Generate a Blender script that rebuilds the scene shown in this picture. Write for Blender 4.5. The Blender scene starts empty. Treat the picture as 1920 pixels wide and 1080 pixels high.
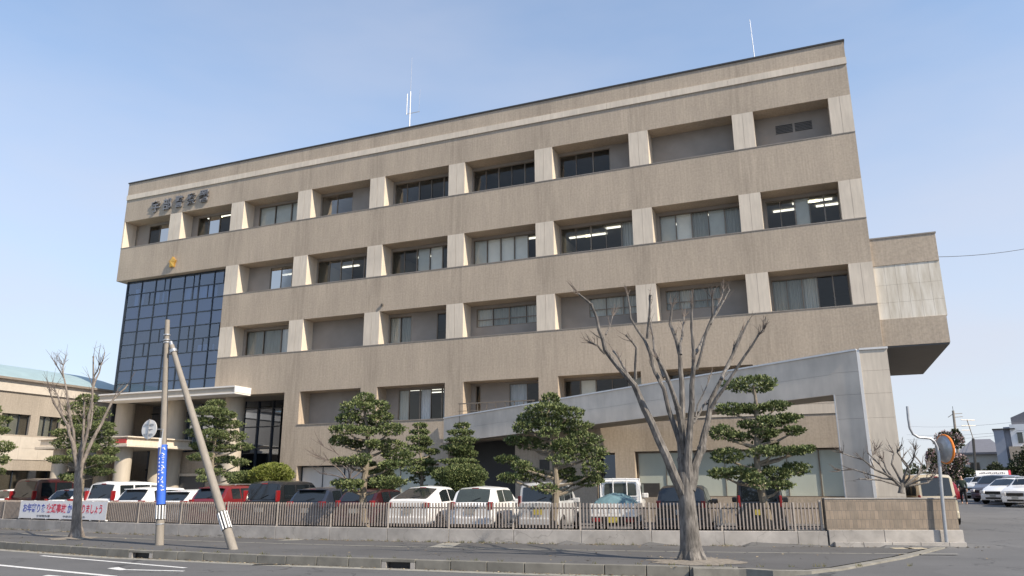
import bpy, bmesh, math, random
from mathutils import Vector, Matrix
random.seed(7)
SC = bpy.context.scene
COL = SC.collection
R = math.radians

# ------------------------------------------------------------------ camera, sky, sun, exposure
EYE = 1.7
FPX, PITCH, ROLL = 1412.7, .2558, -.0049
cd = bpy.data.cameras.new('camera'); cam = bpy.data.objects.new('camera', cd); COL.objects.link(cam)
cd.sensor_width = 36; cd.lens = 36 * FPX / 1920; cd.clip_end = 5000; cd.clip_start = .1
_F = Vector((0, math.cos(PITCH), math.sin(PITCH))); _U0 = Vector((0, -math.sin(PITCH), math.cos(PITCH))); _X0 = Vector((1, 0, 0))
_X = math.cos(ROLL) * _X0 + math.sin(ROLL) * _U0
_U = -math.sin(ROLL) * _X0 + math.cos(ROLL) * _U0
m = Matrix((_X, _U, -_F)).transposed().to_4x4(); m.translation = (0, 0, EYE)
cam.matrix_world = m
SC.camera = cam

SUN_EL, SUN_DIR = R(39), Vector((.79, -.613, 0)).normalized()
w = bpy.data.worlds.new('World'); SC.world = w; w.use_nodes = True
nt = w.node_tree; bg = nt.nodes['Background']
sky = nt.nodes.new('ShaderNodeTexSky'); sky.sky_type = 'NISHITA'; sky.sun_disc = False
sky.sun_elevation = SUN_EL; sky.sun_rotation = math.atan2(SUN_DIR.x, SUN_DIR.y)
sky.air_density = 1.0; sky.dust_density = .5; sky.ozone_density = 2.6; sky.altitude = 0
tc = nt.nodes.new('ShaderNodeTexCoord')
mp = nt.nodes.new('ShaderNodeMapping'); mp.inputs['Scale'].default_value = (1.0, 1.0, 3.2)
nz = nt.nodes.new('ShaderNodeTexNoise'); nz.inputs['Scale'].default_value = 1.7; nz.inputs['Detail'].default_value = 5; nz.inputs['Roughness'].default_value = .5
rp = nt.nodes.new('ShaderNodeMapRange'); rp.inputs[1].default_value = .38; rp.inputs[2].default_value = .8
rp.inputs[3].default_value = -.10; rp.inputs[4].default_value = .26
mx = nt.nodes.new('ShaderNodeMixRGB'); mx.inputs['Color2'].default_value = (3.75, 3.78, 4.2, 1)
sky_gain = nt.nodes.new('ShaderNodeVectorMath'); sky_gain.operation = 'MULTIPLY'; sky_gain.inputs[1].default_value = (1.0, 1.22, 1.26)
sz = nt.nodes.new('ShaderNodeSeparateXYZ'); el = nt.nodes.new('ShaderNodeMapRange'); el.inputs[1].default_value = .0; el.inputs[2].default_value = .62; el.inputs[3].default_value = .9; el.inputs[4].default_value = .22
ad = nt.nodes.new('ShaderNodeMath'); ad.operation = 'ADD'; ad.use_clamp = True
nt.links.new(tc.outputs['Generated'], sz.inputs[0]); nt.links.new(sz.outputs[2], el.inputs[0]); nt.links.new(el.outputs[0], ad.inputs[0])
nt.links.new(tc.outputs['Generated'], mp.inputs[0]); nt.links.new(mp.outputs[0], nz.inputs['Vector'])
nt.links.new(nz.outputs['Fac'], rp.inputs[0]); nt.links.new(rp.outputs[0], ad.inputs[1]); nt.links.new(ad.outputs[0], mx.inputs['Fac'])
nt.links.new(sky.outputs[0], sky_gain.inputs[0]); nt.links.new(sky_gain.outputs[0], mx.inputs['Color1']); nt.links.new(mx.outputs[0], bg.inputs['Color'])
bg.inputs['Strength'].default_value = .12

sd = bpy.data.lights.new('sun', 'SUN'); sd.energy = 4.2; sd.angle = R(.6); sd.color = (1, .87, .70)
sun = bpy.data.objects.new('sun', sd); COL.objects.link(sun)
sv = Vector((SUN_DIR.x * math.cos(SUN_EL), SUN_DIR.y * math.cos(SUN_EL), math.sin(SUN_EL)))
sun.rotation_euler = sv.to_track_quat('Z', 'Y').to_euler(); sun.location = sv * 60
vs = SC.view_settings
SC.display_settings.display_device = 'sRGB'
vs.view_transform = 'Standard'; vs.look = 'None'; vs.exposure = .72; vs.gamma = 1; vs.use_curve_mapping = False

# ------------------------------------------------------------------ pixel helpers (photo pixels, 1920 wide)
def ray(px, py):
    return (px - 960) / FPX * _X + (540 - py) / FPX * _U + _F
def at(px, py, Y):
    d = ray(px, py); p = d * (Y / d.y); p.z += EYE; return p
def grd(px, py, z=0):
    d = ray(px, py); p = d * ((z - EYE) / d.z); p.z += EYE; return p
TH, FD = .3834, 36.862
CT, ST = math.cos(TH), math.sin(TH)
def fac(px, py, off=0):            # facade-local (s, off, z)
    d = ray(px, py); n = Vector((ST, CT, 0)); t = (FD * CT + off) / d.dot(n); p = d * t
    return Vector((p.x * CT - (p.y - FD) * ST, off, p.z + EYE))
def loc2w(s, t, z):
    return Vector((s * CT + t * ST, FD - s * ST + t * CT, z))

# ------------------------------------------------------------------ object helpers
def tag(o, label=None, cat=None, group=None, kind=None):
    if label: o['label'] = label
    if cat: o['category'] = cat
    if group: o['group'] = group
    if kind: o['kind'] = kind
    return o
def empty(name, loc=(0, 0, 0), rz=0, label=None, cat=None, group=None):
    o = bpy.data.objects.new(name, None); COL.objects.link(o); o.location = loc; o.rotation_euler = (0, 0, rz)
    o.empty_display_size = .2
    return tag(o, label, cat, group)
class MB:
    def __init__(s): s.v = []; s.f = []; s.m = []
    def add(s, vs_, fs, mi=0):
        b = len(s.v); s.v += [tuple(v) for v in vs_]; s.f += [tuple(b + i for i in f) for f in fs]; s.m += [mi] * len(fs); return s
    def box(s, x0, x1, y0, y1, z0, z1, mi=0, M=None):
        v = [Vector(p) for p in ((x0, y0, z0), (x1, y0, z0), (x1, y1, z0), (x0, y1, z0), (x0, y0, z1), (x1, y0, z1), (x1, y1, z1), (x0, y1, z1))]
        if M: v = [M @ p for p in v]
        return s.add(v, ((0, 3, 2, 1), (4, 5, 6, 7), (0, 1, 5, 4), (1, 2, 6, 5), (2, 3, 7, 6), (3, 0, 4, 7)), mi)
    def prism(s, pts, y0, y1, mi=0, axis='y', M=None):   # polygon in (a,b) extruded
        n = len(pts)
        def mk(a, b, c):
            p = Vector((a, c, b)) if axis == 'y' else Vector((c, a, b)) if axis == 'x' else Vector((a, b, c))
            return M @ p if M else p
        v = [mk(a, b, y0) for a, b in pts] + [mk(a, b, y1) for a, b in pts]
        f = [tuple(range(n)), tuple(range(2 * n - 1, n - 1, -1))] + [(i, i + n, (i + 1) % n + n, (i + 1) % n) for i in range(n)]
        return s.add(v, f, mi)
    def tube(s, pts, rad, seg=8, mi=0, cap=True):
        pts = [Vector(p) for p in pts]; n = len(pts)
        if not isinstance(rad, (list, tuple)): rad = [rad] * n
        b = len(s.v); ref = Vector((0, 0, 1)); u = None
        for i, p in enumerate(pts):
            d = (pts[min(i + 1, n - 1)] - pts[max(i - 1, 0)]).normalized()
            if u is None:
                u = d.orthogonal().normalized()
            u = (u - d * u.dot(d)).normalized(); w_ = d.cross(u)
            for k in range(seg):
                a = 2 * math.pi * k / seg
                s.v.append(tuple(p + (u * math.cos(a) + w_ * math.sin(a)) * rad[i]))
        for i in range(n - 1):
            for k in range(seg):
                a = b + i * seg + k; c = b + i * seg + (k + 1) % seg
                s.f.append((a, c, c + seg, a + seg)); s.m.append(mi)
        if cap:
            s.f.append(tuple(b + k for k in range(seg - 1, -1, -1))); s.m.append(mi)
            s.f.append(tuple(b + (n - 1) * seg + k for k in range(seg))); s.m.append(mi)
        return s
    def cyl(s, x, y, z0, z1, r, seg=20, mi=0, r2=None):
        return s.tube([(x, y, z0), (x, y, z1)], [r, r if r2 is None else r2], seg, mi)
    def build(s, name, mats, parent=None, smooth=False, bevel=0, label=None, cat=None, group=None, kind=None, loc=None):
        me = bpy.data.meshes.new(name); me.from_pydata(s.v, [], s.f)
        if not isinstance(mats, (list, tuple)): mats = [mats]
        for mm in mats: me.materials.append(mm)
        if len(mats) > 1: me.polygons.foreach_set('material_index', s.m)
        me.update()
        bm = bmesh.new(); bm.from_mesh(me); bmesh.ops.recalc_face_normals(bm, faces=bm.faces); bm.to_mesh(me); bm.free()
        if smooth:
            me.polygons.foreach_set('use_smooth', [True] * len(me.polygons))
            me.set_sharp_from_angle(angle=R(38))
        o = bpy.data.objects.new(name, me); COL.objects.link(o)
        if parent: o.parent = parent
        if loc: o.location = loc
        if bevel:
            b = o.modifiers.new('bevel', 'BEVEL'); b.width = bevel; b.segments = 2; b.limit_method = 'ANGLE'; b.angle_limit = R(40)
        return tag(o, label, cat, group, kind)
def copy_tree(o, parent=None):
    c = o.copy(); COL.objects.link(c)
    if parent: c.parent = parent
    for ch in list(o.children): copy_tree(ch, c)
    return c

# ------------------------------------------------------------------ materials
def mat(name, col, rough=.7, var=.12, scale=6, bump=0, metal=0, spec=None, stretch=None, col2=None, detail=5, coat=0, var2=0, scale2=.6):
    m = bpy.data.materials.new(name); m.use_nodes = True; t = m.node_tree; L = t.links.new
    b = t.nodes['Principled BSDF']; b.inputs['Roughness'].default_value = rough; b.inputs['Metallic'].default_value = metal
    if spec is not None: b.inputs['Specular IOR Level'].default_value = spec
    if coat: b.inputs['Coat Weight'].default_value = coat; b.inputs['Coat Roughness'].default_value = .06
    tc = t.nodes.new('ShaderNodeTexCoord'); mp = t.nodes.new('ShaderNodeMapping'); L(tc.outputs['Object'], mp.inputs[0])
    if stretch: mp.inputs['Scale'].default_value = stretch
    n = t.nodes.new('ShaderNodeTexNoise'); n.inputs['Scale'].default_value = scale; n.inputs['Detail'].default_value = detail; n.inputs['Roughness'].default_value = .6
    L(mp.outputs[0], n.inputs['Vector'])
    mr = t.nodes.new('ShaderNodeMapRange'); mr.inputs[1].default_value = .3; mr.inputs[2].default_value = .7
    L(n.outputs['Fac'], mr.inputs[0])
    mix = t.nodes.new('ShaderNodeMixRGB'); c = Vector(col)
    mix.inputs[1].default_value = (*(c * (1 - var)), 1)
    mix.inputs[2].default_value = (*(Vector(col2) if col2 else c * (1 + var)), 1)
    L(mr.outputs[0], mix.inputs[0]); out = mix.outputs[0]
    if var2:
        n2 = t.nodes.new('ShaderNodeTexNoise'); n2.inputs['Scale'].default_value = scale2; n2.inputs['Detail'].default_value = 4
        L(tc.outputs['Object'], n2.inputs['Vector'])
        m2 = t.nodes.new('ShaderNodeMapRange'); m2.inputs[1].default_value = .35; m2.inputs[2].default_value = .65
        m2.inputs[3].default_value = 1 - var2; m2.inputs[4].default_value = 1 + var2; L(n2.outputs['Fac'], m2.inputs[0])
        mm = t.nodes.new('ShaderNodeVectorMath'); mm.operation = 'SCALE'; L(out, mm.inputs[0]); L(m2.outputs[0], mm.inputs['Scale']); out = mm.outputs[0]
    L(out, b.inputs['Base Color'])
    if bump:
        bp = t.nodes.new('ShaderNodeBump'); bp.inputs['Strength'].default_value = bump; bp.inputs['Distance'].default_value = .02
        L(n.outputs['Fac'], bp.inputs['Height']); L(bp.outputs[0], b.inputs['Normal'])
    return m
def glassmat(name, tint, refl=.12, tr=.6, rough=.02, gc=(.60, .58, .55)):
    # coated pane: see-through tinted sheet under a Fresnel reflection
    m = bpy.data.materials.new(name); m.use_nodes = True; t = m.node_tree; L = t.links.new
    t.nodes.remove(t.nodes['Principled BSDF']); out = t.nodes['Material Output']
    tr_ = t.nodes.new('ShaderNodeBsdfTransparent'); tr_.inputs[0].default_value = (*[min(1, c * tr) for c in tint], 1)
    gl = t.nodes.new('ShaderNodeBsdfGlossy'); gl.inputs['Roughness'].default_value = rough; gl.inputs[0].default_value = (*gc, 1)
    lw = t.nodes.new('ShaderNodeFresnel'); lw.inputs[0].default_value = 1.5
    ad = t.nodes.new('ShaderNodeMath'); ad.operation = 'ADD'; ad.use_clamp = True; ad.inputs[1].default_value = refl
    mx = t.nodes.new('ShaderNodeMixShader'); L(lw.outputs[0], ad.inputs[0]); L(ad.outputs[0], mx.inputs[0])
    L(tr_.outputs[0], mx.inputs[1]); L(gl.outputs[0], mx.inputs[2]); L(mx.outputs[0], out.inputs[0])
    return m
def emit(name, col, st):
    m = bpy.data.materials.new(name); m.use_nodes = True; b = m.node_tree.nodes['Principled BSDF']
    b.inputs['Base Color'].default_value = (*col, 1); b.inputs['Emission Color'].default_value = (*col, 1); b.inputs['Emission Strength'].default_value = st
    return m
def tilemat(name, col, streak=True, ribs=8.0):
    m = bpy.data.materials.new(name); m.use_nodes = True; t = m.node_tree; L = t.links.new
    b = t.nodes['Principled BSDF']; b.inputs['Roughness'].default_value = .62; b.inputs['Specular IOR Level'].default_value = .35
    N = t.nodes.new
    tc = N('ShaderNodeTexCoord'); sx = N('ShaderNodeSeparateXYZ'); L(tc.outputs['Object'], sx.inputs[0])
    def noise(sc, det, st=None):
        mp = N('ShaderNodeMapping'); L(tc.outputs['Object'], mp.inputs[0])
        if st: mp.inputs['Scale'].default_value = st
        n = N('ShaderNodeTexNoise'); n.inputs['Scale'].default_value = sc; n.inputs['Detail'].default_value = det; L(mp.outputs[0], n.inputs['Vector']); return n.outputs['Fac']
    def rng(s, a, b_, c, d):
        r_ = N('ShaderNodeMapRange'); r_.inputs[1].default_value = a; r_.inputs[2].default_value = b_; r_.inputs[3].default_value = c; r_.inputs[4].default_value = d; L(s, r_.inputs[0]); return r_.outputs[0]
    def mul(a, b_):
        q = N('ShaderNodeMath'); q.operation = 'MULTIPLY'; L(a, q.inputs[0]); L(b_, q.inputs[1]); return q.outputs[0]
    fine = rng(noise(11, 3), .3, .7, .90, 1.10)
    rib = rng(noise(7, 2, (2.2, 2.2, .12)), .3, .7, .92, 1.08)
    big = mul(rng(noise(.35, 4), .3, .7, .93, 1.05), rng(noise(1.3, 4, (1, 1, .10)), .35, .7, 1.04, .93))
    v = mul(mul(fine, rib), big)
    if streak:
        # grime runs below each pillar: 5 m rhythm along the wall, ragged by noise
        a = N('ShaderNodeMath'); a.operation = 'ADD'; a.inputs[1].default_value = 28.691 + 50 - .48 + 2.5; L(sx.outputs[0], a.inputs[0])
        q = N('ShaderNodeMath'); q.operation = 'MODULO'; q.inputs[1].default_value = 5; L(a.outputs[0], q.inputs[0])
        d = N('ShaderNodeMath'); d.operation = 'SUBTRACT'; d.inputs[1].default_value = 2.5; L(q.outputs[0], d.inputs[0])
        ab = N('ShaderNodeMath'); ab.operation = 'ABSOLUTE'; L(d.outputs[0], ab.inputs[0])
        msk = rng(ab.outputs[0], .35, .75, 1, 0)
        st = rng(noise(5, 3, (1, 1, .09)), .36, .66, 0, .17)
        sm = mul(msk, st)
        su = N('ShaderNodeMath'); su.operation = 'SUBTRACT'; su.inputs[0].default_value = 1; L(sm, su.inputs[1])
        v = mul(v, su.outputs[0])
    sc = N('ShaderNodeVectorMath'); sc.operation = 'SCALE'; sc.inputs[0].default_value = col; L(v, sc.inputs['Scale'])
    L(sc.outputs[0], b.inputs['Base Color'])
    wv = N('ShaderNodeTexWave'); wv.inputs['Scale'].default_value = ribs; wv.bands_direction = 'X'; wv.inputs['Distortion'].default_value = 0; L(tc.outputs['Object'], wv.inputs['Vector'])
    bp = N('ShaderNodeBump'); bp.inputs['Strength'].default_value = .5; bp.inputs['Distance'].default_value = .012; L(wv.outputs['Fac'], bp.inputs['Height']); L(bp.outputs[0], b.inputs['Normal'])
    return m
def bricky(name, c1, c2, mortar, sx=1.0, w_=.11, h_=.24, axis='X', offset=.5):
    m = bpy.data.materials.new(name); m.use_nodes = True; t = m.node_tree; L = t.links.new; N = t.nodes.new
    b = t.nodes['Principled BSDF']; b.inputs['Roughness'].default_value = .75
    tc = N('ShaderNodeTexCoord'); s = N('ShaderNodeSeparateXYZ'); L(tc.outputs['Object'], s.inputs[0]); c = N('ShaderNodeCombineXYZ')
    L(s.outputs[0 if axis == 'X' else 1], c.inputs[0]); L(s.outputs[2], c.inputs[1])
    br = N('ShaderNodeTexBrick'); br.offset = offset; br.inputs['Scale'].default_value = 1; br.inputs['Brick Width'].default_value = w_; br.inputs['Row Height'].default_value = h_
    br.inputs['Mortar Size'].default_value = .006; br.inputs['Color1'].default_value = (*c1, 1); br.inputs['Color2'].default_value = (*c2, 1); br.inputs['Mortar'].default_value = (*mortar, 1)
    L(c.outputs[0], br.inputs['Vector'])
    n = N('ShaderNodeTexNoise'); n.inputs['Scale'].default_value = 3; n.inputs['Detail'].default_value = 5; L(tc.outputs['Object'], n.inputs['Vector'])
    mr = N('ShaderNodeMapRange'); mr.inputs[1].default_value = .3; mr.inputs[2].default_value = .7; mr.inputs[3].default_value = .82; mr.inputs[4].default_value = 1.15; L(n.outputs['Fac'], mr.inputs[0])
    v = N('ShaderNodeVectorMath'); v.operation = 'SCALE'; L(br.outputs['Color'], v.inputs[0]); L(mr.outputs[0], v.inputs['Scale']); L(v.outputs[0], b.inputs['Base Color'])
    bp = N('ShaderNodeBump'); bp.inputs['Strength'].default_value = .4; bp.inputs['Distance'].default_value = .01; bp.invert = True; L(br.outputs['Fac'], bp.inputs['Height']); L(bp.outputs[0], b.inputs['Normal'])
    return m
def leafmat(name, c1, c2, c3, rough=.55):
    m = bpy.data.materials.new(name); m.use_nodes = True; t = m.node_tree; L = t.links.new; N = t.nodes.new
    b = t.nodes['Principled BSDF']; b.inputs['Roughness'].default_value = rough; b.inputs['Specular IOR Level'].default_value = .3
    g = N('ShaderNodeNewGeometry'); r_ = N('ShaderNodeValToRGB'); L(g.outputs['Random Per Island'], r_.inputs[0])
    e = r_.color_ramp.elements; e[0].color = (*c1, 1); e[1].color = (*c3, 1); x = e.new(.5); x.color = (*c2, 1)
    L(r_.outputs[0], b.inputs['Base Color'])
    b.inputs['Subsurface Weight'].default_value = 0
    return m
M = {}
M['tile'] = tilemat('facade_tile', (.42, .35, .275))
M['tile_plain'] = tilemat('facade_tile_plain', (.42, .35, .275), streak=False)
M['panel'] = mat('stone_panel', (.60, .53, .44), .6, .10, 3, .1, stretch=(3, 3, .35), var2=.07)
M['apanel'] = mat('annex_panel', (.46, .42, .37), .6, .08, 3)
M['stained'] = mat('stained_panel', (.62, .55, .44), .5, .16, 2.2, .1, stretch=(2.4, 2.4, .3), col2=(.78, .73, .64))
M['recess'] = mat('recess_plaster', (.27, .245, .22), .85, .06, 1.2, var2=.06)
M['annex'] = tilemat('annex_tile', (.30, .265, .225), streak=False)
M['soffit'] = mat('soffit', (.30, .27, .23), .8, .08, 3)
M['coping'] = mat('coping_metal', (.07, .065, .06), .45, .1, 4, metal=.5)
M['sill'] = mat('sill_metal', (.30, .26, .22), .45, .1, 4, metal=.4)
M['frame'] = mat('window_frame', (.20, .165, .13), .4, .08, 5, metal=.5)
M['framed'] = mat('dark_frame', (.035, .045, .06), .35, .08, 5, metal=.4)
M['glass'] = glassmat('window_glass', (.92, .93, .92), .03, .95)
M['bglass'] = glassmat('blue_glass', (.42, .56, .80), .16, .85, gc=(.74, .84, 1.0))
M['dglass'] = glassmat('dark_glass', (.4, .5, .62), .10, .5, gc=(.50, .58, .72))
M['blind'] = mat('roller_blind', (.84, .84, .77), .8, .05, 4)
M['curtain'] = mat('curtain_cloth', (.55, .55, .50), .85, .12, 5, stretch=(4, 4, .2))
M['wcurtain'] = mat('white_curtain', (.75, .76, .78), .85, .12, 5, stretch=(4, 4, .2))
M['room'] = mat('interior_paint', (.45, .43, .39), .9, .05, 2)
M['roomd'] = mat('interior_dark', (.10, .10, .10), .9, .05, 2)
M['lamp'] = emit('ceiling_lamp', (1, .98, .86), 1.0)
M['frost'] = mat('frosted_pane', (.44, .475, .42), .35, .06, 1.5, stretch=(1, 1, .4)); M['frostw'] = mat('white_frosted_pane', (.60, .57, .53), .4, .08, 1.5, stretch=(1, 1, .4))
M['glassm'] = glassmat('matte_glass', (.95, .97, .95), -.02, .95, .3)
M['steel'] = mat('brushed_cladding', (.60, .525, .445), .5, .09, 1.6, .05, metal=.05, stretch=(1.6, 1.6, .3), var2=.13, scale2=.7)
M['trim'] = mat('pale_trim', (.66, .65, .64), .4, .05, 4, metal=.2)
M['white'] = mat('white_slab', (.70, .68, .65), .55, .08, 2, .05, stretch=(.5, .5, 3))
M['colstone'] = mat('column_stone', (.45, .40, .33), .65, .08, 2, .05, stretch=(2, 2, .4))
M['asphalt'] = mat('asphalt', (.105, .105, .107), .85, .14, 38, .25, var2=.10, scale2=.35, detail=8)
M['paving'] = mat('sidewalk_asphalt', (.088, .087, .088), .88, .14, 45, .25, var2=.09, scale2=.5, detail=8)
M['kerb'] = mat('kerb_stone', (.165, .158, .14), .85, .2, 2.5, .2, var2=.12, scale2=1.3)
M['strip'] = mat('worn_strip', (.26, .25, .22), .8, .22, 5, .1)
M['concrete'] = mat('wall_concrete', (.34, .32, .30), .8, .13, 3.5, .2, var2=.12, scale2=1.1)
M['brick'] = bricky('garden_wall_tile', (.27, .215, .165), (.20, .165, .13), (.16, .14, .12))
M['mark'] = mat('road_paint', (.62, .62, .61), .7, .2, 14, col2=(.75, .75, .74))
M['fence'] = mat('fence_paint', (.33, .285, .255), .5, .12, 8, metal=.2)
M['fencep'] = mat('fence_post_paint', (.31, .275, .245), .5, .12, 8)
M['rail'] = mat('fence_rail', (.07, .06, .055), .5, .1, 8)
M['bark'] = mat('bark', (.105, .095, .088), .9, .45, 4, 1.0, stretch=(5, 5, 1), col2=(.20, .185, .17), var2=.35, scale2=2.5)
M['bark_pale'] = mat('pale_bark', (.14, .115, .10), .9, .3, 6, .9, stretch=(5, 5, 1), col2=(.27, .235, .205), var2=.25, scale2=2.5)
M['bark_pine'] = mat('pine_bark', (.20, .17, .13), .9, .3, 8, .8, stretch=(4, 4, 1))
M['twig'] = mat('fine_twig', (.14, .115, .10), .9, .2, 9)
M['leaf'] = leafmat('pine_leaf', (.050, .076, .026), (.105, .138, .050), (.22, .24, .105))
M['leafb'] = leafmat('bright_leaf', (.10, .13, .022), (.17, .20, .04), (.25, .26, .08))
M['leafd'] = leafmat('hedge_leaf', (.025, .04, .016), (.045, .06, .025), (.08, .08, .04))
M['bloom'] = leafmat('blossom_leaf', (.13, .07, .07), (.40, .27, .28), (.70, .60, .62))
M['pole'] = mat('pole_concrete', (.245, .22, .19), .8, .12, 6, .2, stretch=(2, 2, .5))
M['galv'] = mat('galvanised', (.42, .43, .45), .4, .1, 8, metal=.6)
M['black'] = mat('black_plastic', (.012, .012, .013), .5, .1, 8)
M['whitep'] = mat('white_paint', (.80, .80, .80), .4, .04, 5)
M['banner'] = mat('banner_vinyl', (.80, .79, .80), .5, .03, 3)
M['bluev'] = mat('blue_vinyl', (.045, .14, .62), .45, .08, 5)
M['redink'] = mat('red_ink', (.62, .04, .08), .6, .03, 3)
M['blueink'] = mat('blue_ink', (.07, .10, .40), .6, .03, 3)
M['greyink'] = mat('grey_ink', (.12, .12, .14), .6, .03, 3)
M['gold'] = mat('gold_leaf', (.80, .48, .12), .3, .08, 4, metal=.8)
M['letter'] = mat('metal_letter', (.20, .20, .21), .4, .1, 9, metal=.3)
M['teal'] = mat('teal_roof', (.33, .44, .45), .45, .08, 1.5, .05, metal=.2)
M['tarp'] = mat('teal_tarp', (.12, .21, .24), .6, .2, 4, .5)
M['carglass'] = mat('car_glass', (.012, .016, .020), .06, .1, 3, spec=.9)
M['carglassg'] = mat('car_glass_green', (.045, .055, .050), .08, .1, 3, spec=.8)
M['tyre'] = mat('tyre_rubber', (.018, .018, .018), .85, .1, 8)
M['rim'] = mat('alloy_rim', (.45, .46, .48), .3, .06, 8, metal=.8)
M['lred'] = mat('tail_lens', (.22, .012, .015), .15, .1, 6, coat=.5)
M['lclear'] = mat('clear_lens', (.65, .66, .68), .12, .05, 6, coat=.5)
M['orange'] = mat('orange_lens', (.75, .22, .03), .25, .05, 6)
M['plate_w'] = mat('white_plate', (.34, .35, .34), .4, .04, 6)
M['plate_y'] = mat('yellow_plate', (.48, .40, .08), .4, .04, 6)
M['chrome'] = mat('chrome', (.7, .7, .72), .15, .03, 5, metal=.95)
def paint(name, c, r_=.28):
    return mat(name, c, r_, .04, 2, coat=.6)
def roadify(m, crack=.5, sc=.30, sc2=.22):
    t = m.node_tree; L = t.links.new; N = t.nodes.new; b = t.nodes['Principled BSDF']; src = b.inputs['Base Color'].links[0].from_socket
    tc = N('ShaderNodeTexCoord'); nz = N('ShaderNodeTexNoise'); nz.inputs['Scale'].default_value = 1.3; nz.inputs['Detail'].default_value = 4; L(tc.outputs['Object'], nz.inputs['Vector'])
    mv = N('ShaderNodeVectorMath'); mv.operation = 'MULTIPLY_ADD'; mv.inputs[1].default_value = (1.6, 1.6, 0); L(nz.outputs['Color'], mv.inputs[0]); L(tc.outputs['Object'], mv.inputs[2])
    vo = N('ShaderNodeTexVoronoi'); vo.feature = 'DISTANCE_TO_EDGE'; vo.inputs['Scale'].default_value = sc; L(mv.outputs[0], vo.inputs['Vector'])
    r1 = N('ShaderNodeMapRange'); r1.inputs[1].default_value = .002; r1.inputs[2].default_value = .008; r1.inputs[3].default_value = crack; r1.inputs[4].default_value = 1; L(vo.outputs['Distance'], r1.inputs[0])
    v2 = N('ShaderNodeTexVoronoi'); v2.inputs['Scale'].default_value = sc2; L(tc.outputs['Object'], v2.inputs['Vector']); sp = N('ShaderNodeSeparateColor'); L(v2.outputs['Color'], sp.inputs[0])
    n3 = N('ShaderNodeTexNoise'); n3.inputs['Scale'].default_value = .9; n3.inputs['Detail'].default_value = 7; n3.inputs['Roughness'].default_value = .7; L(tc.outputs['Object'], n3.inputs['Vector'])
    r3 = N('ShaderNodeMapRange'); r3.inputs[1].default_value = .58; r3.inputs[2].default_value = .75; r3.inputs[3].default_value = 1; r3.inputs[4].default_value = .78; L(n3.outputs['Fac'], r3.inputs[0])
    r2 = N('ShaderNodeMapRange'); r2.inputs[3].default_value = .93; r2.inputs[4].default_value = 1.08; L(sp.outputs[0], r2.inputs[0])
    a = N('ShaderNodeMath'); a.operation = 'MULTIPLY'; L(r1.outputs[0], a.inputs[0]); L(r2.outputs[0], a.inputs[1])
    a2 = N('ShaderNodeMath'); a2.operation = 'MULTIPLY'; L(a.outputs[0], a2.inputs[0]); L(r3.outputs[0], a2.inputs[1])
    v = N('ShaderNodeVectorMath'); v.operation = 'SCALE'; L(src, v.inputs[0]); L(a2.outputs[0], v.inputs['Scale']); L(v.outputs[0], b.inputs['Base Color'])
roadify(M['asphalt']); roadify(M['paving'], .65, .4, .35); roadify(M['concrete'], .75, .5, .5)
P = dict(white=paint('white_car_paint', (.74, .75, .76)), silver=paint('silver_car_paint', (.50, .51, .52)), black=paint('black_car_paint', (.014, .015, .018)),
         navy=paint('navy_car_paint', (.022, .028, .045)), red=paint('red_car_paint', (.15, .014, .018)), darkred=paint('dark_red_car_paint', (.038, .007, .010)),
         beige=paint('beige_car_paint', (.50, .44, .33)), grey=paint('grey_car_paint', (.10, .10, .12)), bright=paint('bright_red_paint', (.32, .02, .03)))

# ------------------------------------------------------------------ ground
def Yf(x):      # line of the boundary wall (gently curving street)
    return 25.55 - .3013 * x - 1.7 + 2.4 * ((x + 2) / 17) ** 2 if x > -26 else Yf(-25.99) + (-x - 26) * .95
def interp(x, xs, ys):
    if x <= xs[0]: return ys[0]
    for i in range(len(xs) - 1):
        if x <= xs[i + 1]: return ys[i] + (ys[i + 1] - ys[i]) * (x - xs[i]) / (xs[i + 1] - xs[i])
    return ys[-1]
def sm(a, b, x):
    t = max(0, min(1, (x - a) / (b - a))); return t * t * (3 - 2 * t)
KX = [-60, -34, -24, -16.6, -11.2, -5.8, -3.4, .44, 3.8, 4.7]; KY = [56, 37.5, 30.6, 25.5, 22.3, 20.0, 19.15, 17.8, 16.9, 16.7]
def Yk(x): return interp(x, KX, KY)
WXE = 12.3
def right_z(y): return interp(y, [8, 13.5, 16, 22, 26, 50, 70, 130], [-.2, -.09, -.035, -.02, .04, .47, .7, .9])
def G(x, y):
    if y < Yf(x) and x < 13.6:
        return -.2 + (right_z(y) + .2) * sm(4.3, 6.3, x)
    return .12 + (right_z(y) - .12) * sm(11.5, 14.5, x)
xs = [-1500, -400, -120] + [-60 + i * 2 for i in range(26)] + [-8 + i * .8 for i in range(16)] + [4.8 + i * .4 for i in range(30)] + [17 + i * 1.5 for i in range(20)] + [60, 120, 400, 1500]
ys = [-600, -60, -10, 4] + [8 + i * .5 for i in range(90)] + [54, 60, 70, 90, 130, 300, 900, 3000]
g = MB()
for y in ys:
    for x in xs: g.v.append((x, y, G(x, y)))
nx = len(xs)
for j in range(len(ys) - 1):
    for i in range(nx - 1):
        a = j * nx + i; g.f.append((a, a + 1, a + 1 + nx, a + nx)); g.m.append(0)
g.build('road', M['asphalt'], kind='structure')

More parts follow.
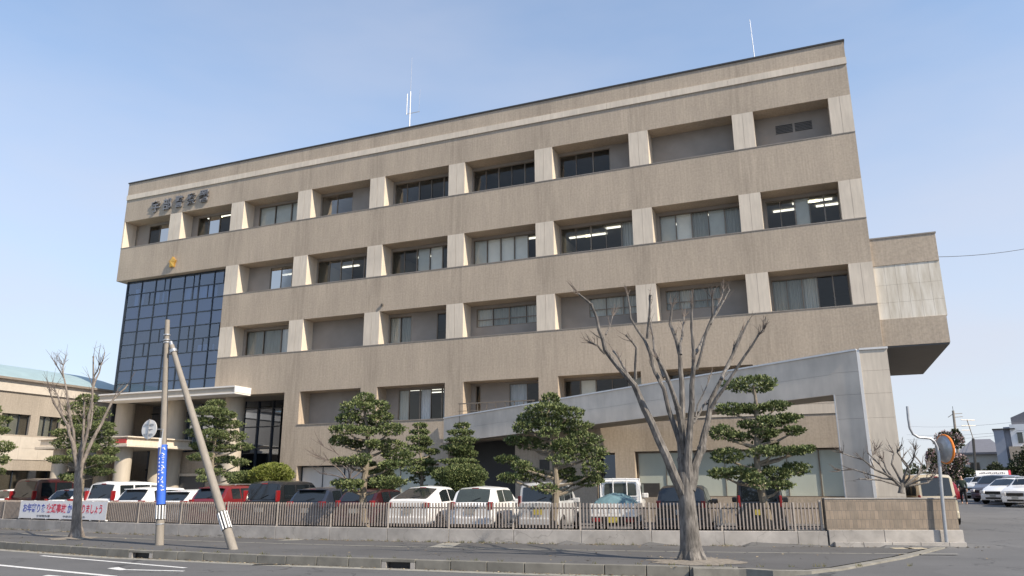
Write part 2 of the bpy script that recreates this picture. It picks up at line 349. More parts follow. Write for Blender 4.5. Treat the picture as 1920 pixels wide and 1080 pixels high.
# sidewalk slab: from kerb line to the wall, right end cut by the driveway edge
DRV = [(4.9, 16.62), (5.3, 16.3), (5.9, 16.2), (6.6, 16.6), (9.07, 18.95), (11.0, 21.1), (12.47, 22.75), (13.5, 24.0)]
front = [(x, Yk(x)) for x in [-60, -50, -40, -34, -30, -27, -24, -20, -16.6, -14, -11.2, -8.5, -5.8, -3.4, -1.5, .44, 2.2, 3.8, 4.7]] + DRV
def xy_back(i):
    x = front[i][0]; return x
sw = MB(); kb = MB(); top = []
for i, (x, y) in enumerate(front):
    yb = max(Yf(x) - .02, y + .02) if x < 13.4 else y + .02
    top.append(((x, y), (x, yb)))
for (a, b), (c, d) in zip(top[:-1], top[1:]):
    n = 6
    for k in range(n):
        q = []
        for (s0, s1) in ((a, b), (c, d)):
            for kk in (k, k + 1):
                f = kk / n; q.append((s0[0], s0[1] + .16 + (s1[1] - s0[1] - .16) * f if s1[1] - s0[1] > .3 else s0[1] + (s1[1] - s0[1]) * f, 0))
        sw.add(q, ((0, 2, 3, 1),))
sw.build('sidewalk', M['paving'], kind='structure')
# kerb stones: a real step along the front edge
class Path:
    def __init__(s, pts):
        s.p = [Vector((*q[:2], 0)) for q in pts]; s.c = [0]
        for a, b in zip(s.p[:-1], s.p[1:]): s.c.append(s.c[-1] + (b - a).length)
    def at(s, d):
        for i in range(len(s.p) - 1):
            if d <= s.c[i + 1] or i == len(s.p) - 2:
                t = (d - s.c[i]) / (s.c[i + 1] - s.c[i]); tan = (s.p[i + 1] - s.p[i]).normalized(); return s.p[i].lerp(s.p[i + 1], t), tan
kp = Path(front[:19]); kroot = MB(); L_ = kp.c[-1]; d = 14.0; i = 0; gullies = []
GX = [(-10.9, -9.7), (-3.35, -2.1)]
while d < L_ - .02:
    e = min(d + .9, L_)
    a, t0 = kp.at(d + .008); b, t1 = kp.at(e - .008)
    n = Vector((-t0.y, t0.x, 0)); j = random.uniform(-.006, .006)
    mid = (a.x + b.x) / 2; gl = any(g0 < mid < g1 for g0, g1 in GX)
    z0, z1 = (-.25, .012 + j)
    if gl: gullies.append((a, b, n)); z0 = -.06
    q = [a, b, b + n * .17, a + n * .17]
    kroot.add([(p.x, p.y, z0) for p in q] + [(p.x, p.y, z1) for p in q], ((0, 1, 2, 3), (4, 7, 6, 5), (0, 4, 5, 1), (1, 5, 6, 2), (2, 6, 7, 3), (3, 7, 4, 0)))
    d = e
kroot.build('kerb', M['kerb'], kind='structure', bevel=.012)
for gi, (g0, g1) in enumerate(GX):
    seg = [q for q in gullies if g0 < (q[0].x + q[1].x) / 2 < g1]
    a, b, n = seg[0][0], seg[-1][1], seg[0][2]
    gb = MB(); q = [a + n * .12, b + n * .12, b + n * .17, a + n * .17]
    gb.add([(p.x, p.y, -.25) for p in q] + [(p.x, p.y, -.055) for p in q], ((0, 1, 2, 3), (4, 7, 6, 5), (0, 4, 5, 1), (1, 5, 6, 2), (2, 6, 7, 3), (3, 7, 4, 0)))
    dv = (b - a).normalized()
    for e_ in (a, b - dv * .12):
        q = [e_, e_ + dv * .12, e_ + dv * .12 + n * .12, e_ + n * .12]
        gb.add([(p.x, p.y, -.25) for p in q] + [(p.x, p.y, -.058) for p in q], ((0, 1, 2, 3), (4, 7, 6, 5), (0, 4, 5, 1), (1, 5, 6, 2), (2, 6, 7, 3), (3, 7, 4, 0)), 1)
    gb.build('storm_drain', [M['black'], M['concrete']], label=('dark kerb inlet slot beside the thinner bare tree' if gi == 0 else 'dark kerb inlet slot left of the thick bare tree, halfway along the kerb'), cat='drain', group='kerb inlets')
    # pale apron in front
def ribbon(name, pts, w_, z, m_, thick=0, **kw):
    b = MB(); P_ = [Vector((*p, 0)) for p in pts]
    for i, p in enumerate(P_):
        t = (P_[min(i + 1, len(P_) - 1)] - P_[max(i - 1, 0)]).normalized(); n = Vector((-t.y, t.x, 0)) * w_ / 2
        zz = z(p.x, p.y) if callable(z) else z
        b.v += [tuple(p - n + Vector((0, 0, zz))), tuple(p + n + Vector((0, 0, zz)))]
    for i in range(len(P_) - 1): b.f.append((2 * i, 2 * i + 2, 2 * i + 3, 2 * i + 1)); b.m.append(0)
    return b.build(name, m_, **kw)
ribbon('gutter', [(x, y - .22) for x, y in front[5:19]], .36, -.196, M['strip'], kind='structure')
drv = [(6.0, 15.3), (6.3, 15.9)] + [(x + .12, y - .1) for x, y in DRV[3:]]
def edge(x, y): return G(x + .3, y - .3) + .0
ed = MB(); DP_ = [Vector((front[17][0], front[17][1] , 0)), Vector((front[18][0], front[18][1], 0))] + [Vector((x, y, 0)) for x, y in DRV]
for i, p in enumerate(DP_):
    t = (DP_[min(i + 1, len(DP_) - 1)] - DP_[max(i - 1, 0)]).normalized(); n = Vector((t.y, -t.x, 0)) * .22
    zz = .012 if i > 1 else .003
    ed.v += [(p.x, p.y, -.02), (p.x, p.y, zz), (p.x + n.x, p.y + n.y, zz - .002), (p.x + n.x, p.y + n.y, -.25)]
for i in range(len(DP_) - 1):
    for k in range(3): q_ = 4 * i + k; ed.f.append((q_, q_ + 4, q_ + 5, q_ + 1)); ed.m.append(0)
ed.build('driveway_kerb', mat('driveway_concrete', (.21, .20, .175), .85, .25, 3, .1), kind='structure')
tx = [x * 1.0 for x in range(-34, 13)]
tb = MB()
for x in tx:
    y = Yf(x) - 2.15 - .02 * x
    y1 = Yf(x + .94) - 2.15 - .02 * (x + .94)
    if x > 10.6: continue
    tb.add([(x, y, .005), (x + .96, y1, .005), (x + .96, y1 + .14, .005), (x, y + .14, .005)], ((0, 1, 2, 3),))
tb.build('paving_strip', M['strip'], kind='structure')
tl = MB()
for k in range(2):
    p0 = grd(1672 + k * 27, 1030); p1 = grd(1698 + k * 27, 1029); p2 = grd(1725 + k * 0 - (1 - k) * 27 + 0, 1020); p3 = grd(1672 + k * 27, 1021)
    a = grd(1679 + k * 26, 1029.5, 0)
    tl.add([(a.x, a.y, .006), (a.x + .5, a.y - .05, .006), (a.x + .5 + .05, a.y + .65, .006), (a.x + .05, a.y + .7, .006)], ((0, 1, 2, 3),))
tl.build('tactile_tiles', mat('tactile_tile', (.42, .37, .27), .8, .1, 20), kind='structure')
# pale concrete patches across the pavement
pt = MB()
for (a, b, c, d_) in (((800, 1027), (848, 1026), (866, 1018), (832, 1018)), ((520, 1014), (560, 1013), (592, 1008), (560, 1008))):
    pt.add([tuple(grd(*q) + Vector((0, 0, .004))) for q in (a, b, c, d_)], ((0, 1, 2, 3),))
pt.build('paving_patch', M['strip'], kind='structure')
# tree pit rim in front of the big bare tree
def roadz(px, py, dz=.004): p = grd(px, py, -.2); p.z += dz; return p
rm = MB()
def line_px(p0, p1, w_):
    a, b = roadz(*p0), roadz(*p1); t = (b - a).normalized(); n = Vector((-t.y, t.x, 0)) * w_ / 2
    rm.add([a - n, b - n, b + n, a + n], ((0, 1, 2, 3),))
line_px((78, 1042), (348, 1065), .13)
line_px((225, 1068), (345, 1071), .13); rm.add([roadz(200, 1066), roadz(222, 1063.5), roadz(240, 1068.6), roadz(225, 1069.5)], ((0, 1, 2, 3),))
line_px((-40, 1056), (215, 1081), .17); line_px((85, 1079), (230, 1092), .14)
rm.build('road_marking', M['mark'], kind='structure')
mh = MB(); c = roadz(507, 1059)
mh.box(c.x - .42, c.x + .42, c.y - .12, c.y + .12, c.z, c.z + .006)
o = mh.build('drain_grate', M['black'], label='dark flat metal grate set in the road next to the kerb', cat='grate')
# planting bed behind the wall
bd = MB(); bx = [x * 1.5 for x in range(-22, 7)]
for x0, x1 in zip(bx[:-1], bx[1:]):
    bd.add([(x0, Yf(x0) + .1, .135), (x1, Yf(x1) + .1, .135), (x1, Yf(x1) + 1.1, .135), (x0, Yf(x0) + 1.1, .135)], ((0, 1, 2, 3),))
bd.build('planting_bed', mat('soil', (.13, .11, .085), .95, .3, 9, .6), kind='structure')

rng = random.Random(3); lt = MB()
for k in range(2600):
    x = rng.uniform(-24, 13); mode = rng.random()
    if mode < .45: y = Yf(x) - abs(rng.gauss(0, .12)) - .02; z = .006
    elif mode < .75: y = Yk(x) - .02 - abs(rng.gauss(0, .10)); z = G(x, y) + .012
    elif mode < .9: a_ = rng.uniform(0, 6.28); r_ = abs(rng.gauss(.4, .5)); x = 4.09 + r_ * math.cos(a_); y = 18.24 + r_ * math.sin(a_); z = .006
    else: y = rng.uniform(Yk(x) + .2, Yf(x) - .1); z = .006
    if x > 4.5 and y < 18: continue
    if x > WXE - .2 and mode >= .45: continue
    a_ = rng.uniform(0, 6.28); l_ = rng.uniform(.015, .05); dx, dy = math.cos(a_) * l_, math.sin(a_) * l_; up_ = rng.uniform(0, .02)
    lt.add([(x - dx, y - dy, z), (x - dy * .5, y + dx * .5, z + up_), (x + dx, y + dy, z + up_ * .5), (x + dy * .5, y - dx * .5, z)], ((0, 1, 2, 3),))
lt.build('leaf_litter', leafmat('dry_leaf', (.10, .07, .04), (.20, .15, .09), (.32, .27, .19), .9), kind='stuff', label='dry leaf litter scattered along the wall foot and the kerb', cat='leaves')
# tufts of weeds along the kerb and the foot of the wall
wg = MB()
for k in range(150):
    x = rng.uniform(-24, 8.5); y = Yf(x) - .03 if rng.random() < .6 else Yk(x) + .20
    for j in range(9):
        a_ = rng.uniform(0, 6.28); h_ = rng.uniform(.03, .10); ox, oy = rng.gauss(0, .05), rng.gauss(0, .015)
        wg.add([(x + ox, y + oy, 0), (x + ox + .012, y + oy, 0), (x + ox + math.cos(a_) * h_ * .6, y + oy + math.sin(a_) * h_ * .4 - .01, h_)], ((0, 1, 2),))
wg.build('weeds', leafmat('weed_leaf', (.06, .08, .02), (.12, .12, .05), (.22, .19, .10), .8), kind='stuff', label='small dry weeds growing out of the joints at the wall foot', cat='weeds')

# ------------------------------------------------------------------ boundary wall, fence
def fence_x(px):
    lo, hi = -34, 16
    for _ in range(40):
        mid = (lo + hi) / 2; d = ray(px, 950)
        if mid / Yf(mid) < d.x / d.y: lo = mid
        else: hi = mid
    return lo
WX0, WX1, WX2 = -34, fence_x(1546), fence_x(1798)
ZB, ZT = .40, 1.17
def wallstrip(b, x0, x1, z0, z1, th, off=0, step=1.8, gap=.01):
    x = x0
    while x < x1 - .01:
        e = min(x + step, x1); a = Vector((x + gap, Yf(x + gap) + off, 0)); c = Vector((e, Yf(e) + off, 0)); t = (c - a).normalized(); n = Vector((-t.y, t.x, 0)) * th
        q = [a, c, c + n, a + n]
        b.add([(p.x, p.y, z0) for p in q] + [(p.x, p.y, z1) for p in q], ((0, 1, 2, 3), (4, 7, 6, 5), (0, 4, 5, 1), (1, 5, 6, 2), (2, 6, 7, 3), (3, 7, 4, 0)))
        x = e
bw = MB(); wallstrip(bw, WX0, WX1, -.2, ZB, .30, step=2.0)
bw.build('low_concrete_wall', M['concrete'], bevel=.01, label='long low grey concrete wall under the picket fence', cat='wall')
gw = empty('tiled_garden_wall', (0, 0, 0), 0, 'brown tiled garden wall on a grey concrete plinth beside the driveway', 'wall')
b = MB(); wallstrip(b, WX1 + .02, WX2, -.2, .44, .36, off=-.03, step=1.48); b.build('plinth', M['concrete'], gw, bevel=.01)
b = MB(); wallstrip(b, WX1 + .1, WX2 - .05, -.2, .13, .16, off=-.2, step=.75); b.build('footing_block', M['concrete'], gw, bevel=.008)
# tiled upper wall, own frame so the tile pattern runs along it
a = Vector((WX1 + .02, Yf(WX1), 0)); c = Vector((WX2 - .06, Yf(WX2 - .06), 0)); ang = math.atan2(c.y - a.y, c.x - a.x)
b = MB(); b.box(0, (c - a).length, 0, .26, .44, 1.27)
o = b.build('tiled_wall', M['brick'], gw); o.location = (a.x, a.y + .02, 0); o.rotation_euler = (0, 0, ang)
b = MB(); b.box(0, (c - a).length + .03, -.015, .275, 1.27, 1.30); o = b.build('cap', M['concrete'], gw); o.location = (a.x, a.y + .02, 0); o.rotation_euler = (0, 0, ang)

fence = empty('picket_fence', (0, 25.5, ZB), 0, 'long brown metal picket fence standing on the low concrete wall', 'fence')
x = WX0; post_x = []
while x < WX1 - .2:
    e = min(x + 2.0, WX1 - .08); post_x.append(x)
    a = Vector((x, Yf(x) + .15, 0)); c = Vector((e, Yf(e) + .15, 0)); t = (c - a).normalized(); n = Vector((-t.y, t.x, 0)); ln = (c - a).length
    rot = Matrix((t, n, Vector((0, 0, 1)))).transposed().to_4x4(); rot.translation = a
    b = MB(); k = .11
    while k < ln - .05:
        b.box(k - .018, k + .018, -.03, .022, ZB + .04, ZT - .012, 0, rot)
        b.box(k - .016, k + .016, -.012, .022, ZT - .012, ZT + random.uniform(-.003, .004), 0, rot)
        k += .102
    b.box(.03, ln - .03, .024, .05, ZT - .17, ZT - .135, 1, rot); b.box(.03, ln - .03, .024, .05, ZB + .10, ZB + .135, 1, rot)
    o = b.build('picket_panel', [M['fence'], M['rail']], fence); o.location = (0, -25.5, -ZB)
    x = e
post_x.append(WX1 - .08)
for x in post_x:
    b = MB(); b.box(x - .028, x + .028, Yf(x) + .11, Yf(x) + .19, ZB - .0, ZT + .01 if x < WX1 - .3 else ZT + .07)
    o = b.build('post', M['fencep'], fence, bevel=.006); o.location = (0, -25.5, -ZB)

# ------------------------------------------------------------------ text helper
def text_mesh(name, body, size, ext, m_, parent, M4, bold=0, spacing=1.0):
    c = bpy.data.curves.new(name, 'FONT'); c.body = body; c.size = size; c.extrude = ext; c.offset = bold; c.space_character = spacing; c.align_x = 'LEFT'
    o = bpy.data.objects.new(name, c); COL.objects.link(o)
    dg = bpy.context.evaluated_depsgraph_get(); me = bpy.data.meshes.new_from_object(o.evaluated_get(dg))
    bpy.data.objects.remove(o); me.transform(M4); me.materials.clear(); me.materials.append(m_)
    o = bpy.data.objects.new(name, me); COL.objects.link(o)
    if parent: o.parent = parent
    return o, me
def bounds(me):
    xs_ = [v.co.x for v in me.vertices]; zs_ = [v.co.z for v in me.vertices]; return min(xs_), max(xs_), min(zs_), max(zs_)
UP = Matrix.Rotation(R(90), 4, 'X')
def fit_text(name, body, x0, x1, z0, z1, y, ext, m_, parent, bold=0, world=None, sp=1.0):
    o, me = text_mesh(name, body, 1, ext, m_, parent, UP, bold, sp)
    a, b, c_, d_ = bounds(me)
    S = Matrix.Translation((x0, y, z0)) @ Matrix.Diagonal(((x1 - x0) / (b - a), 1, (z1 - z0) / (d_ - c_), 1)) @ Matrix.Translation((-a, 0, -c_))
    me.transform(S)
    return o

# banner on the fence (40..200 px)
pa = Vector((-21.0, 0, 0)); 
xa, xb = fence_x(38), fence_x(201)
a = Vector((xa, Yf(xa) + .06, 0)); c = Vector((xb, Yf(xb) + .06, 0)); mid = (xa + xb) / 2
sag = Yf(mid) + .06 - (a.y + c.y) / 2
ban = empty('fence_banner', (a.x, a.y + min(0, sag), 0), math.atan2(c.y - a.y, c.x - a.x), 'white banner with blue and red Japanese slogan tied along the fence', 'banner')
BL = (c - a).length
b = MB(); b.box(0, BL, -.006, .0, .47, 1.16); b.build('sheet', M['banner'], ban)
H0, H1 = .70, 1.06; u = (BL - .5) / 15.0
def seg_text(body, i0, n, m_): fit_text('lettering', body, .25 + i0 * u, .25 + (i0 + n) * u - .07, H0, H1, -.009, .002, m_, ban, bold=.022)
seg_text('お年寄りを', 0, 4.6, M['blueink']); seg_text('交通事故', 4.65, 4, M['redink']); seg_text('から', 8.7, 1.75, M['blueink']); seg_text('守りましょう', 10.5, 4.6, M['redink'])
fit_text('lettering', '宇部警察署', BL * .22, BL * .38, .53, .61, -.009, .002, M['greyink'], ban, bold=.01)
fit_text('lettering', '宇部交通安全協会', BL * .53, BL * .78, .53, .61, -.009, .002, M['greyink'], ban, bold=.01)
b = MB()
for k in range(7): b.box(BL * k / 6 - .02, BL * k / 6 + .02, -.01, .07, 1.14, 1.17); b.box(BL * k / 6 - .02, BL * k / 6 + .02, -.01, .07, .44, .48)
b.build('tie', M['whitep'], ban)

# ------------------------------------------------------------------ main building (local frame: x along the facade, y inwards)
bld = empty('office_building', (0, FD, 0), -TH, 'large five storey brown tiled office building with rows of deep-set windows', 'building')
S0, PW = -28.691, .963
SL, SR = -27.72, 16.50
ps = [S0 + 5 * i for i in range(10)]; ps[9] -= .753
rows = {5: (16.86, 18.68), 4: (12.81, 14.62), 3: (9.00, 10.82), 2: (4.95, 6.74)}
DP = .95
wl = MB()
wl.box(SL, SR, 0, DP, 18.68, 21.40)
wl.box(SL, SR, 0, DP, 14.62, 16.86)
SG = -18.70
wl.box(SG, SR, 0, DP, 10.82, 12.81)
wl.box(SG, SR, 0, DP, 6.74, 9.00)
wl.box(SG - .0, ps[2] - .003, .004, DP, 9.0, 10.82) if ps[2] - SG > .05 else None
r2 = [(-12.63, -8.72), (-7.70, -3.70), (-2.67, 1.36), (2.35, 6.36), (7.45, 11.30), (12.30, 15.60)]
e_ = [-13.66] + [q for ab in r2 for q in ab] + [SR]
for i in range(0, len(e_), 2): wl.box(e_[i], e_[i + 1], 0, DP, 4.95, 6.74)
wl.box(-13.66, -12.50, 0, DP, .1, 4.95)
wl.box(-12.50, -3.45, 0, DP, 2.75, 4.95)
wl.box(-8.3, -7.55, 0, DP, .1, 2.75)
wl.box(-3.95, -3.45, 0, DP, .1, 2.75)
wl.box(-3.45, .12, 0, DP, 3.85, 4.95)
wl.box(.12, 4.1, 0, DP, .1, 4.95)
wl.box(4.1, 5.0, 0, DP, 3.1, 4.5); wl.box(5.0, 5.9, 0, DP, .1, 4.5); wl.box(5.9, 14.9, 0, DP, 3.13, 4.5); wl.box(5.9, 14.9, 0, DP, .1, 1.15); wl.box(14.9, SR, 0, DP, .1, 4.5)
wl.box(-12.5, -8.3, .05, DP, .1, .9); wl.box(-7.55, -3.95, .05, DP, .1, .9)
# shell: ends, roof, back
wl.box(SR - .3, SR - .004, DP, 15, .1, 21.3); wl.box(SL + .004, SL + .3, DP, 15, 14.62, 21.3); wl.box(-27.1, -26.8, DP, 15, .1, 14.62)
wl.box(SL + .3, SR - .3, 14.7, 15, .1, 21.3)
wall = wl.build('wall', M['tile'], bld)
b = MB(); b.box(SL + .3, SR - .3, DP, 14.7, 20.8, 21.0); b.build('roof', M['soffit'], bld)
b = MB(); b.box(SL - .04, SR + .04, -.05, DP + .05, 21.40, 21.48); b.build('coping', M['coping'], bld)
b = MB(); s = SL - .02
while s < SR:
    e = min(s + 3.0, SR + .02); b.box(s + .012, e, -.06, .0, 20.22, 20.55); s = e
b.build('pale_band', M['panel'], bld)  # sunlight on a setback ledge, put in as a proud band of pale colour
b = MB(); b.box(4.12, SR - .01, -.03, .0, 4.52, 5.0); b.build('pale_band', M['panel'], bld)
b = MB(); b.box(4.1, 14.9, .003, DP, 4.5, 4.95); b.box(14.9, SR, .003, DP, 4.5, 4.95); b.build('wall_infill', M['soffit'], bld)
# pillars
proto = None
for r_, (z0, z1) in ((5, rows[5]), (4, rows[4]), (3, rows[3])):
    for i in range(0 if r_ == 5 else 2, 10):
        sa = ps[i]; sb = sa + PW
        if i == 0: sa, sb = SL, ps[0] + PW + .12
        if i == 9: sb = SR + .003
        b = MB(); h = sb - sa; mid = sa + h * .5
        b.box(sa, mid - .008, -.006, DP, z0 + .002, z1 - .002); b.box(mid + .008, sb, -.006, DP, z0 + .002, z1 - .002); b.box(mid - .008, mid + .008, .01, DP - .01, z0 + .002, z1 - .002)
        if i == 9: b.box(SR - .25, SR + .003, DP, 1.6, z0 + .002, z1 - .002)
        b.build('pillar', M['panel'], bld)
# soffit line above row 3 and sills
b = MB()
b.box(SL, SR + .005, -.02, .0, 16.835, 16.875); b.box(SG, SR + .005, -.02, 0, 12.785, 12.825); b.box(SG, SR + .005, -.02, 0, 8.975, 9.015)
for a_, c_ in r2: b.box(a_ - .04, c_ + .03, -.03, 0, 4.91, 4.96)
b.build('sill', M['sill'], bld)

# windows: panels per bay: (frac0, frac1, kind, z-lower-fraction) kinds: w glass, b blind, c curtain, d dark glass
LT = .16
W = {
 (5, 0): [(.30, 1, 'www', 0)], (5, 1): [(.12, 1, 'wwww', 0)], (5, 2): [(.10, 1, 'bbb', 0)], (5, 3): [(.02, .56, 'ww', 0)],
 (5, 4): [(.03, 1, 'wwwww', 0)], (5, 5): [(.02, .96, 'wwwww', 0)], (5, 6): [(.02, .70, 'www', 0)], (5, 7): [], (5, 8): [],
 (4, 2): [(.40, 1, 'www', 0)], (4, 3): [(.02, 1, 'wwwww', 0)], (4, 4): [(.02, 1, 'wwbbw', 0)], (4, 5): [(.03, 1, 'bbbbw', 0)],
 (4, 6): [(.02, 1, 'wwwwc', 0)], (4, 7): [(.04, 1, 'bbcbc', 0)], (4, 8): [(.04, 1, 'wwbww', 0)],
 (3, 2): [(.05, 1, 'ccc', 0)], (3, 3): [], (3, 4): [(.02, .36, 'cc', 0), (.74, 1, 'd', 0)], (3, 5): [(.08, 1, 'xxxx', .36)],
 (3, 6): [(.36, 1, 'xxx', .36)], (3, 7): [(.06, .70, 'xxxx', .36)], (3, 8): [(.02, 1, 'cccww', 0)],
}
zone = {5: (0, 10), 4: (2, 10), 3: (2, 10)}
def window(sa, sb, z0, z1, kinds, y=DP, name='window', fm='frame', gm='glass', full=0):
    fr = MB(); n = len(kinds); fw = .035
    fr.box(sa, sb, y + .02, y + .10, z0, z0 + .05); fr.box(sa, sb, y + .02, y + .10, z1 - .05, z1)
    xs_ = [sa + (sb - sa) * k / n for k in range(n + 1)]
    for k, x_ in enumerate(xs_):
        ww = fw * (1.6 if k % 2 == 0 else .8)
        x0_, x1_ = max(sa, x_ - ww / 2), min(sb, x_ + ww / 2)
        if k in (0, n): x0_, x1_ = (sa, sa + .045) if k == 0 else (sb - .045, sb)
        fr.box(x0_, x1_, y + .015, y + .095, z0 + .05, z1 - .05)
    if 'x' in kinds:
        for k in range(n): fr.box(xs_[k] + .03, xs_[k + 1] - .03, y + .022, y + .06, z0 + (z1 - z0) * .36, z0 + (z1 - z0) * .36 + .045)
    o = fr.build(name, M[fm], bld)
    gl = MB()
    for k in range(n):
        x0_, x1_ = max(sa + .045, xs_[k]), min(sb - .045, xs_[k + 1]); j0, j1 = random.uniform(-.003, .003), random.uniform(-.003, .003)
        gl.add([(x0_, y + .058 + j0, z0 + .05), (x1_, y + .058 - j0, z0 + .05), (x1_, y + .058 + j1, z1 - .05), (x0_, y + .058 - j1, z1 - .05)], ((0, 1, 2, 3),))
    gl.build('pane', M[gm], o)
    for kind, mk, zb in (('b', 'blind', .12), ('c', 'curtain', .02), ('x', 'curtain', .02), ('v', 'wcurtain', 0)):
        q = MB()
        for k in range(n):
            if kinds[k] == kind:
                lo = z0 + .06 + (random.choice([0, .0, .22]) if kind == 'b' and not full else 0)
                if kind == 'b': q.box(xs_[k] + .03, xs_[k + 1] - .03, y + .13, y + .14, lo, z1 - .04)
                else:
                    x_ = xs_[k] + .02; pts = []
                    m_ = 16
                    for j in range(m_ + 1): pts.append((x_ + (xs_[k + 1] - xs_[k] - .04) * j / m_, y + .15 + .025 * math.sin(j * 1.9)))
                    for j in range(m_): q.add([(pts[j][0], pts[j][1], lo), (pts[j + 1][0], pts[j + 1][1], lo), (pts[j + 1][0], pts[j + 1][1], z1 - .04), (pts[j][0], pts[j][1], z1 - .04)], ((0, 1, 2, 3),))
        if q.v: q.build('blind' if kind == 'b' else 'curtain', M[mk], o)
    return o
rooms = MB(); lamps = MB()
class Inner:
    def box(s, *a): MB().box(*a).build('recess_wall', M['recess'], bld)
inner = Inner()
for (r_, bay), segs in W.items():
    z0, z1 = rows[r_]; sa = ps[bay] + PW; sb = ps[bay + 1]
    if bay == 0: sa += .12
    wlen = sb - sa; cur = sa
    for f0, f1, kinds, lowf in segs:
        a_, c_ = sa + wlen * f0, sa + wlen * f1
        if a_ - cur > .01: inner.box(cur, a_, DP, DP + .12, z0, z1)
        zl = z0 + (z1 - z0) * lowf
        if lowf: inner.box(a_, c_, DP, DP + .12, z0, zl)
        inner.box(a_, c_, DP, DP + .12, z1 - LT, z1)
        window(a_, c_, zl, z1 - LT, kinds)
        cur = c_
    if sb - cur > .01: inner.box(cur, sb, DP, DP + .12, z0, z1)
    lit = {(5, 0): 1, (5, 1): 3, (4, 2): 2, (4, 3): 3, (4, 4): 2, (4, 5): 2, (4, 6): 5, (4, 7): 3, (4, 8): 5}.get((r_, bay), 0)
    rr = random.Random(bay * 10 + r_)
    for k in range(lit):
        lx = sa + wlen * ((k + .5) / lit + rr.uniform(-.08, .08)); ly = DP + rr.choice([.9, 1.6, 2.4])
        lamps.box(lx - .6, lx + .6, ly - .06, ly + .06, z1 + .10, z1 + .16)
# louvres in the last top bay
b = MB()
sa = ps[8] + PW; wlen = ps[9] - sa
for k in range(2):
    x0_ = sa + wlen * (.28 + .26 * k)
    for j in range(6): b.box(x0_, x0_ + wlen * .23, DP - .03, DP, 17.75 + j * .075, 17.79 + j * .075)
b.build('louvre', M['coping'], bld)
# row 2 recess walls
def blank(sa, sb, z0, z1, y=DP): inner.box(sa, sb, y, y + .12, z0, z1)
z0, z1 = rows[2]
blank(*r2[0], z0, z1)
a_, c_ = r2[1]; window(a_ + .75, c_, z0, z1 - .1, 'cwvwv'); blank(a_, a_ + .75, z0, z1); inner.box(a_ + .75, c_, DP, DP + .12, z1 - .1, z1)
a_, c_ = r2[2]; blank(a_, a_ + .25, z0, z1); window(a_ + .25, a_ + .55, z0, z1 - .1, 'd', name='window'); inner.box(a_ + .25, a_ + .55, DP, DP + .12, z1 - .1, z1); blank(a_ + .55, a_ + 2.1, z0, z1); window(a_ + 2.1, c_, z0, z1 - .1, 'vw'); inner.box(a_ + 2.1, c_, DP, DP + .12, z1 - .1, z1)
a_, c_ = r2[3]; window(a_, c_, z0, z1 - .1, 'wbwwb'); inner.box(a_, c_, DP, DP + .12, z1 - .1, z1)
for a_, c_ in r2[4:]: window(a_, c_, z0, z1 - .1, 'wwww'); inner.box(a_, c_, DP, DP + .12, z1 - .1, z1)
for lx in (-6.6, -5.4, -4.3): lamps.box(lx - .5, lx + .5, 2.3, 2.4, 6.75, 6.8)
for lx in (-6.0, -4.9): lamps.box(lx - .5, lx + .5, 3.6, 3.7, 6.75, 6.8)
# ground floor
window(-12.45, -8.35, .9, 2.72, 'bbb', y=.35, fm='framed', gm='frostw'); window(-7.5, -4.0, .9, 2.72, 'cbb', y=.35, gm='frost')
window(5.95, 14.85, 1.15, 3.10, 'bbbbbbb', y=.3, gm='frost', full=1); window(4.12, 4.98, .1, 3.08, 'd', y=.6, gm='dglass')
b = MB(); b.box(5.96, 6.9, .25, .33, 1.16, 1.75); b.build('spandrel', M['coping'], bld)
b = MB(); b.box(1.35, 1.85, -.01, .02, 2.35, 2.85); b.build('vent', M['coping'], bld)
# rooms: floors, ceilings and a back wall behind the glass
for (z0, z1, s0_, s1_) in ((15.9, 18.86, SL + .3, SR - .3), (11.9, 14.80, SG, SR - .3), (8.2, 11.0, SG, SR - .3), (4.2, 6.9, -12.6, SR - .3)):
    rooms.box(s0_, s1_, DP + .12, 7, z1, z1 + .1, 0); rooms.box(s0_, s1_, DP + .12, 7, z0 - .1, z0, 1); rooms.box(s0_, s1_, 7, 7.1, z0, z1, 0)
rooms.box(-12.6, SR - .3, 5, 5.1, 0, 4.0, 1); rooms.box(-27, SG, 3.0, 3.1, 7.0, 14.6, 1)
rooms.box(-27, SG, .5, 3, 7.0, 7.1, 1)
for r_, lo_, hi_ in ((5, 15.9, 18.8), (4, 11.9, 14.75), (3, 8.2, 10.95), (2, 4.2, 6.85)):
    for i in range(0 if r_ == 5 else 2, 9):
        if r_ == 2 and i < 4: continue
        rooms.box(ps[i] + .4, ps[i] + .55, DP + .14, 7, lo_ + .05, hi_, 0)
rooms.box(SG + .02, SG + .1, DP + .14, 7, 8.3, 14.7, 1)
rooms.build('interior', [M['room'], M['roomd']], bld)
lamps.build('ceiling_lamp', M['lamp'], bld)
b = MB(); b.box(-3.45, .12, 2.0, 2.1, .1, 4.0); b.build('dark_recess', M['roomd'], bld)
# railing in row 2 bay
b = MB(); a_, c_ = r2[2]
for k in range(9): b.box(a_ + .1 + k * .48, a_ + .13 + k * .48, -.6, -.57, 4.6, 5.55)
b.box(a_ + .05, c_, -.61, -.56, 5.55, 5.6); b.box(a_ + .05, c_, -.60, -.57, 5.2, 5.23)
b.build('railing', M['frame'], bld)

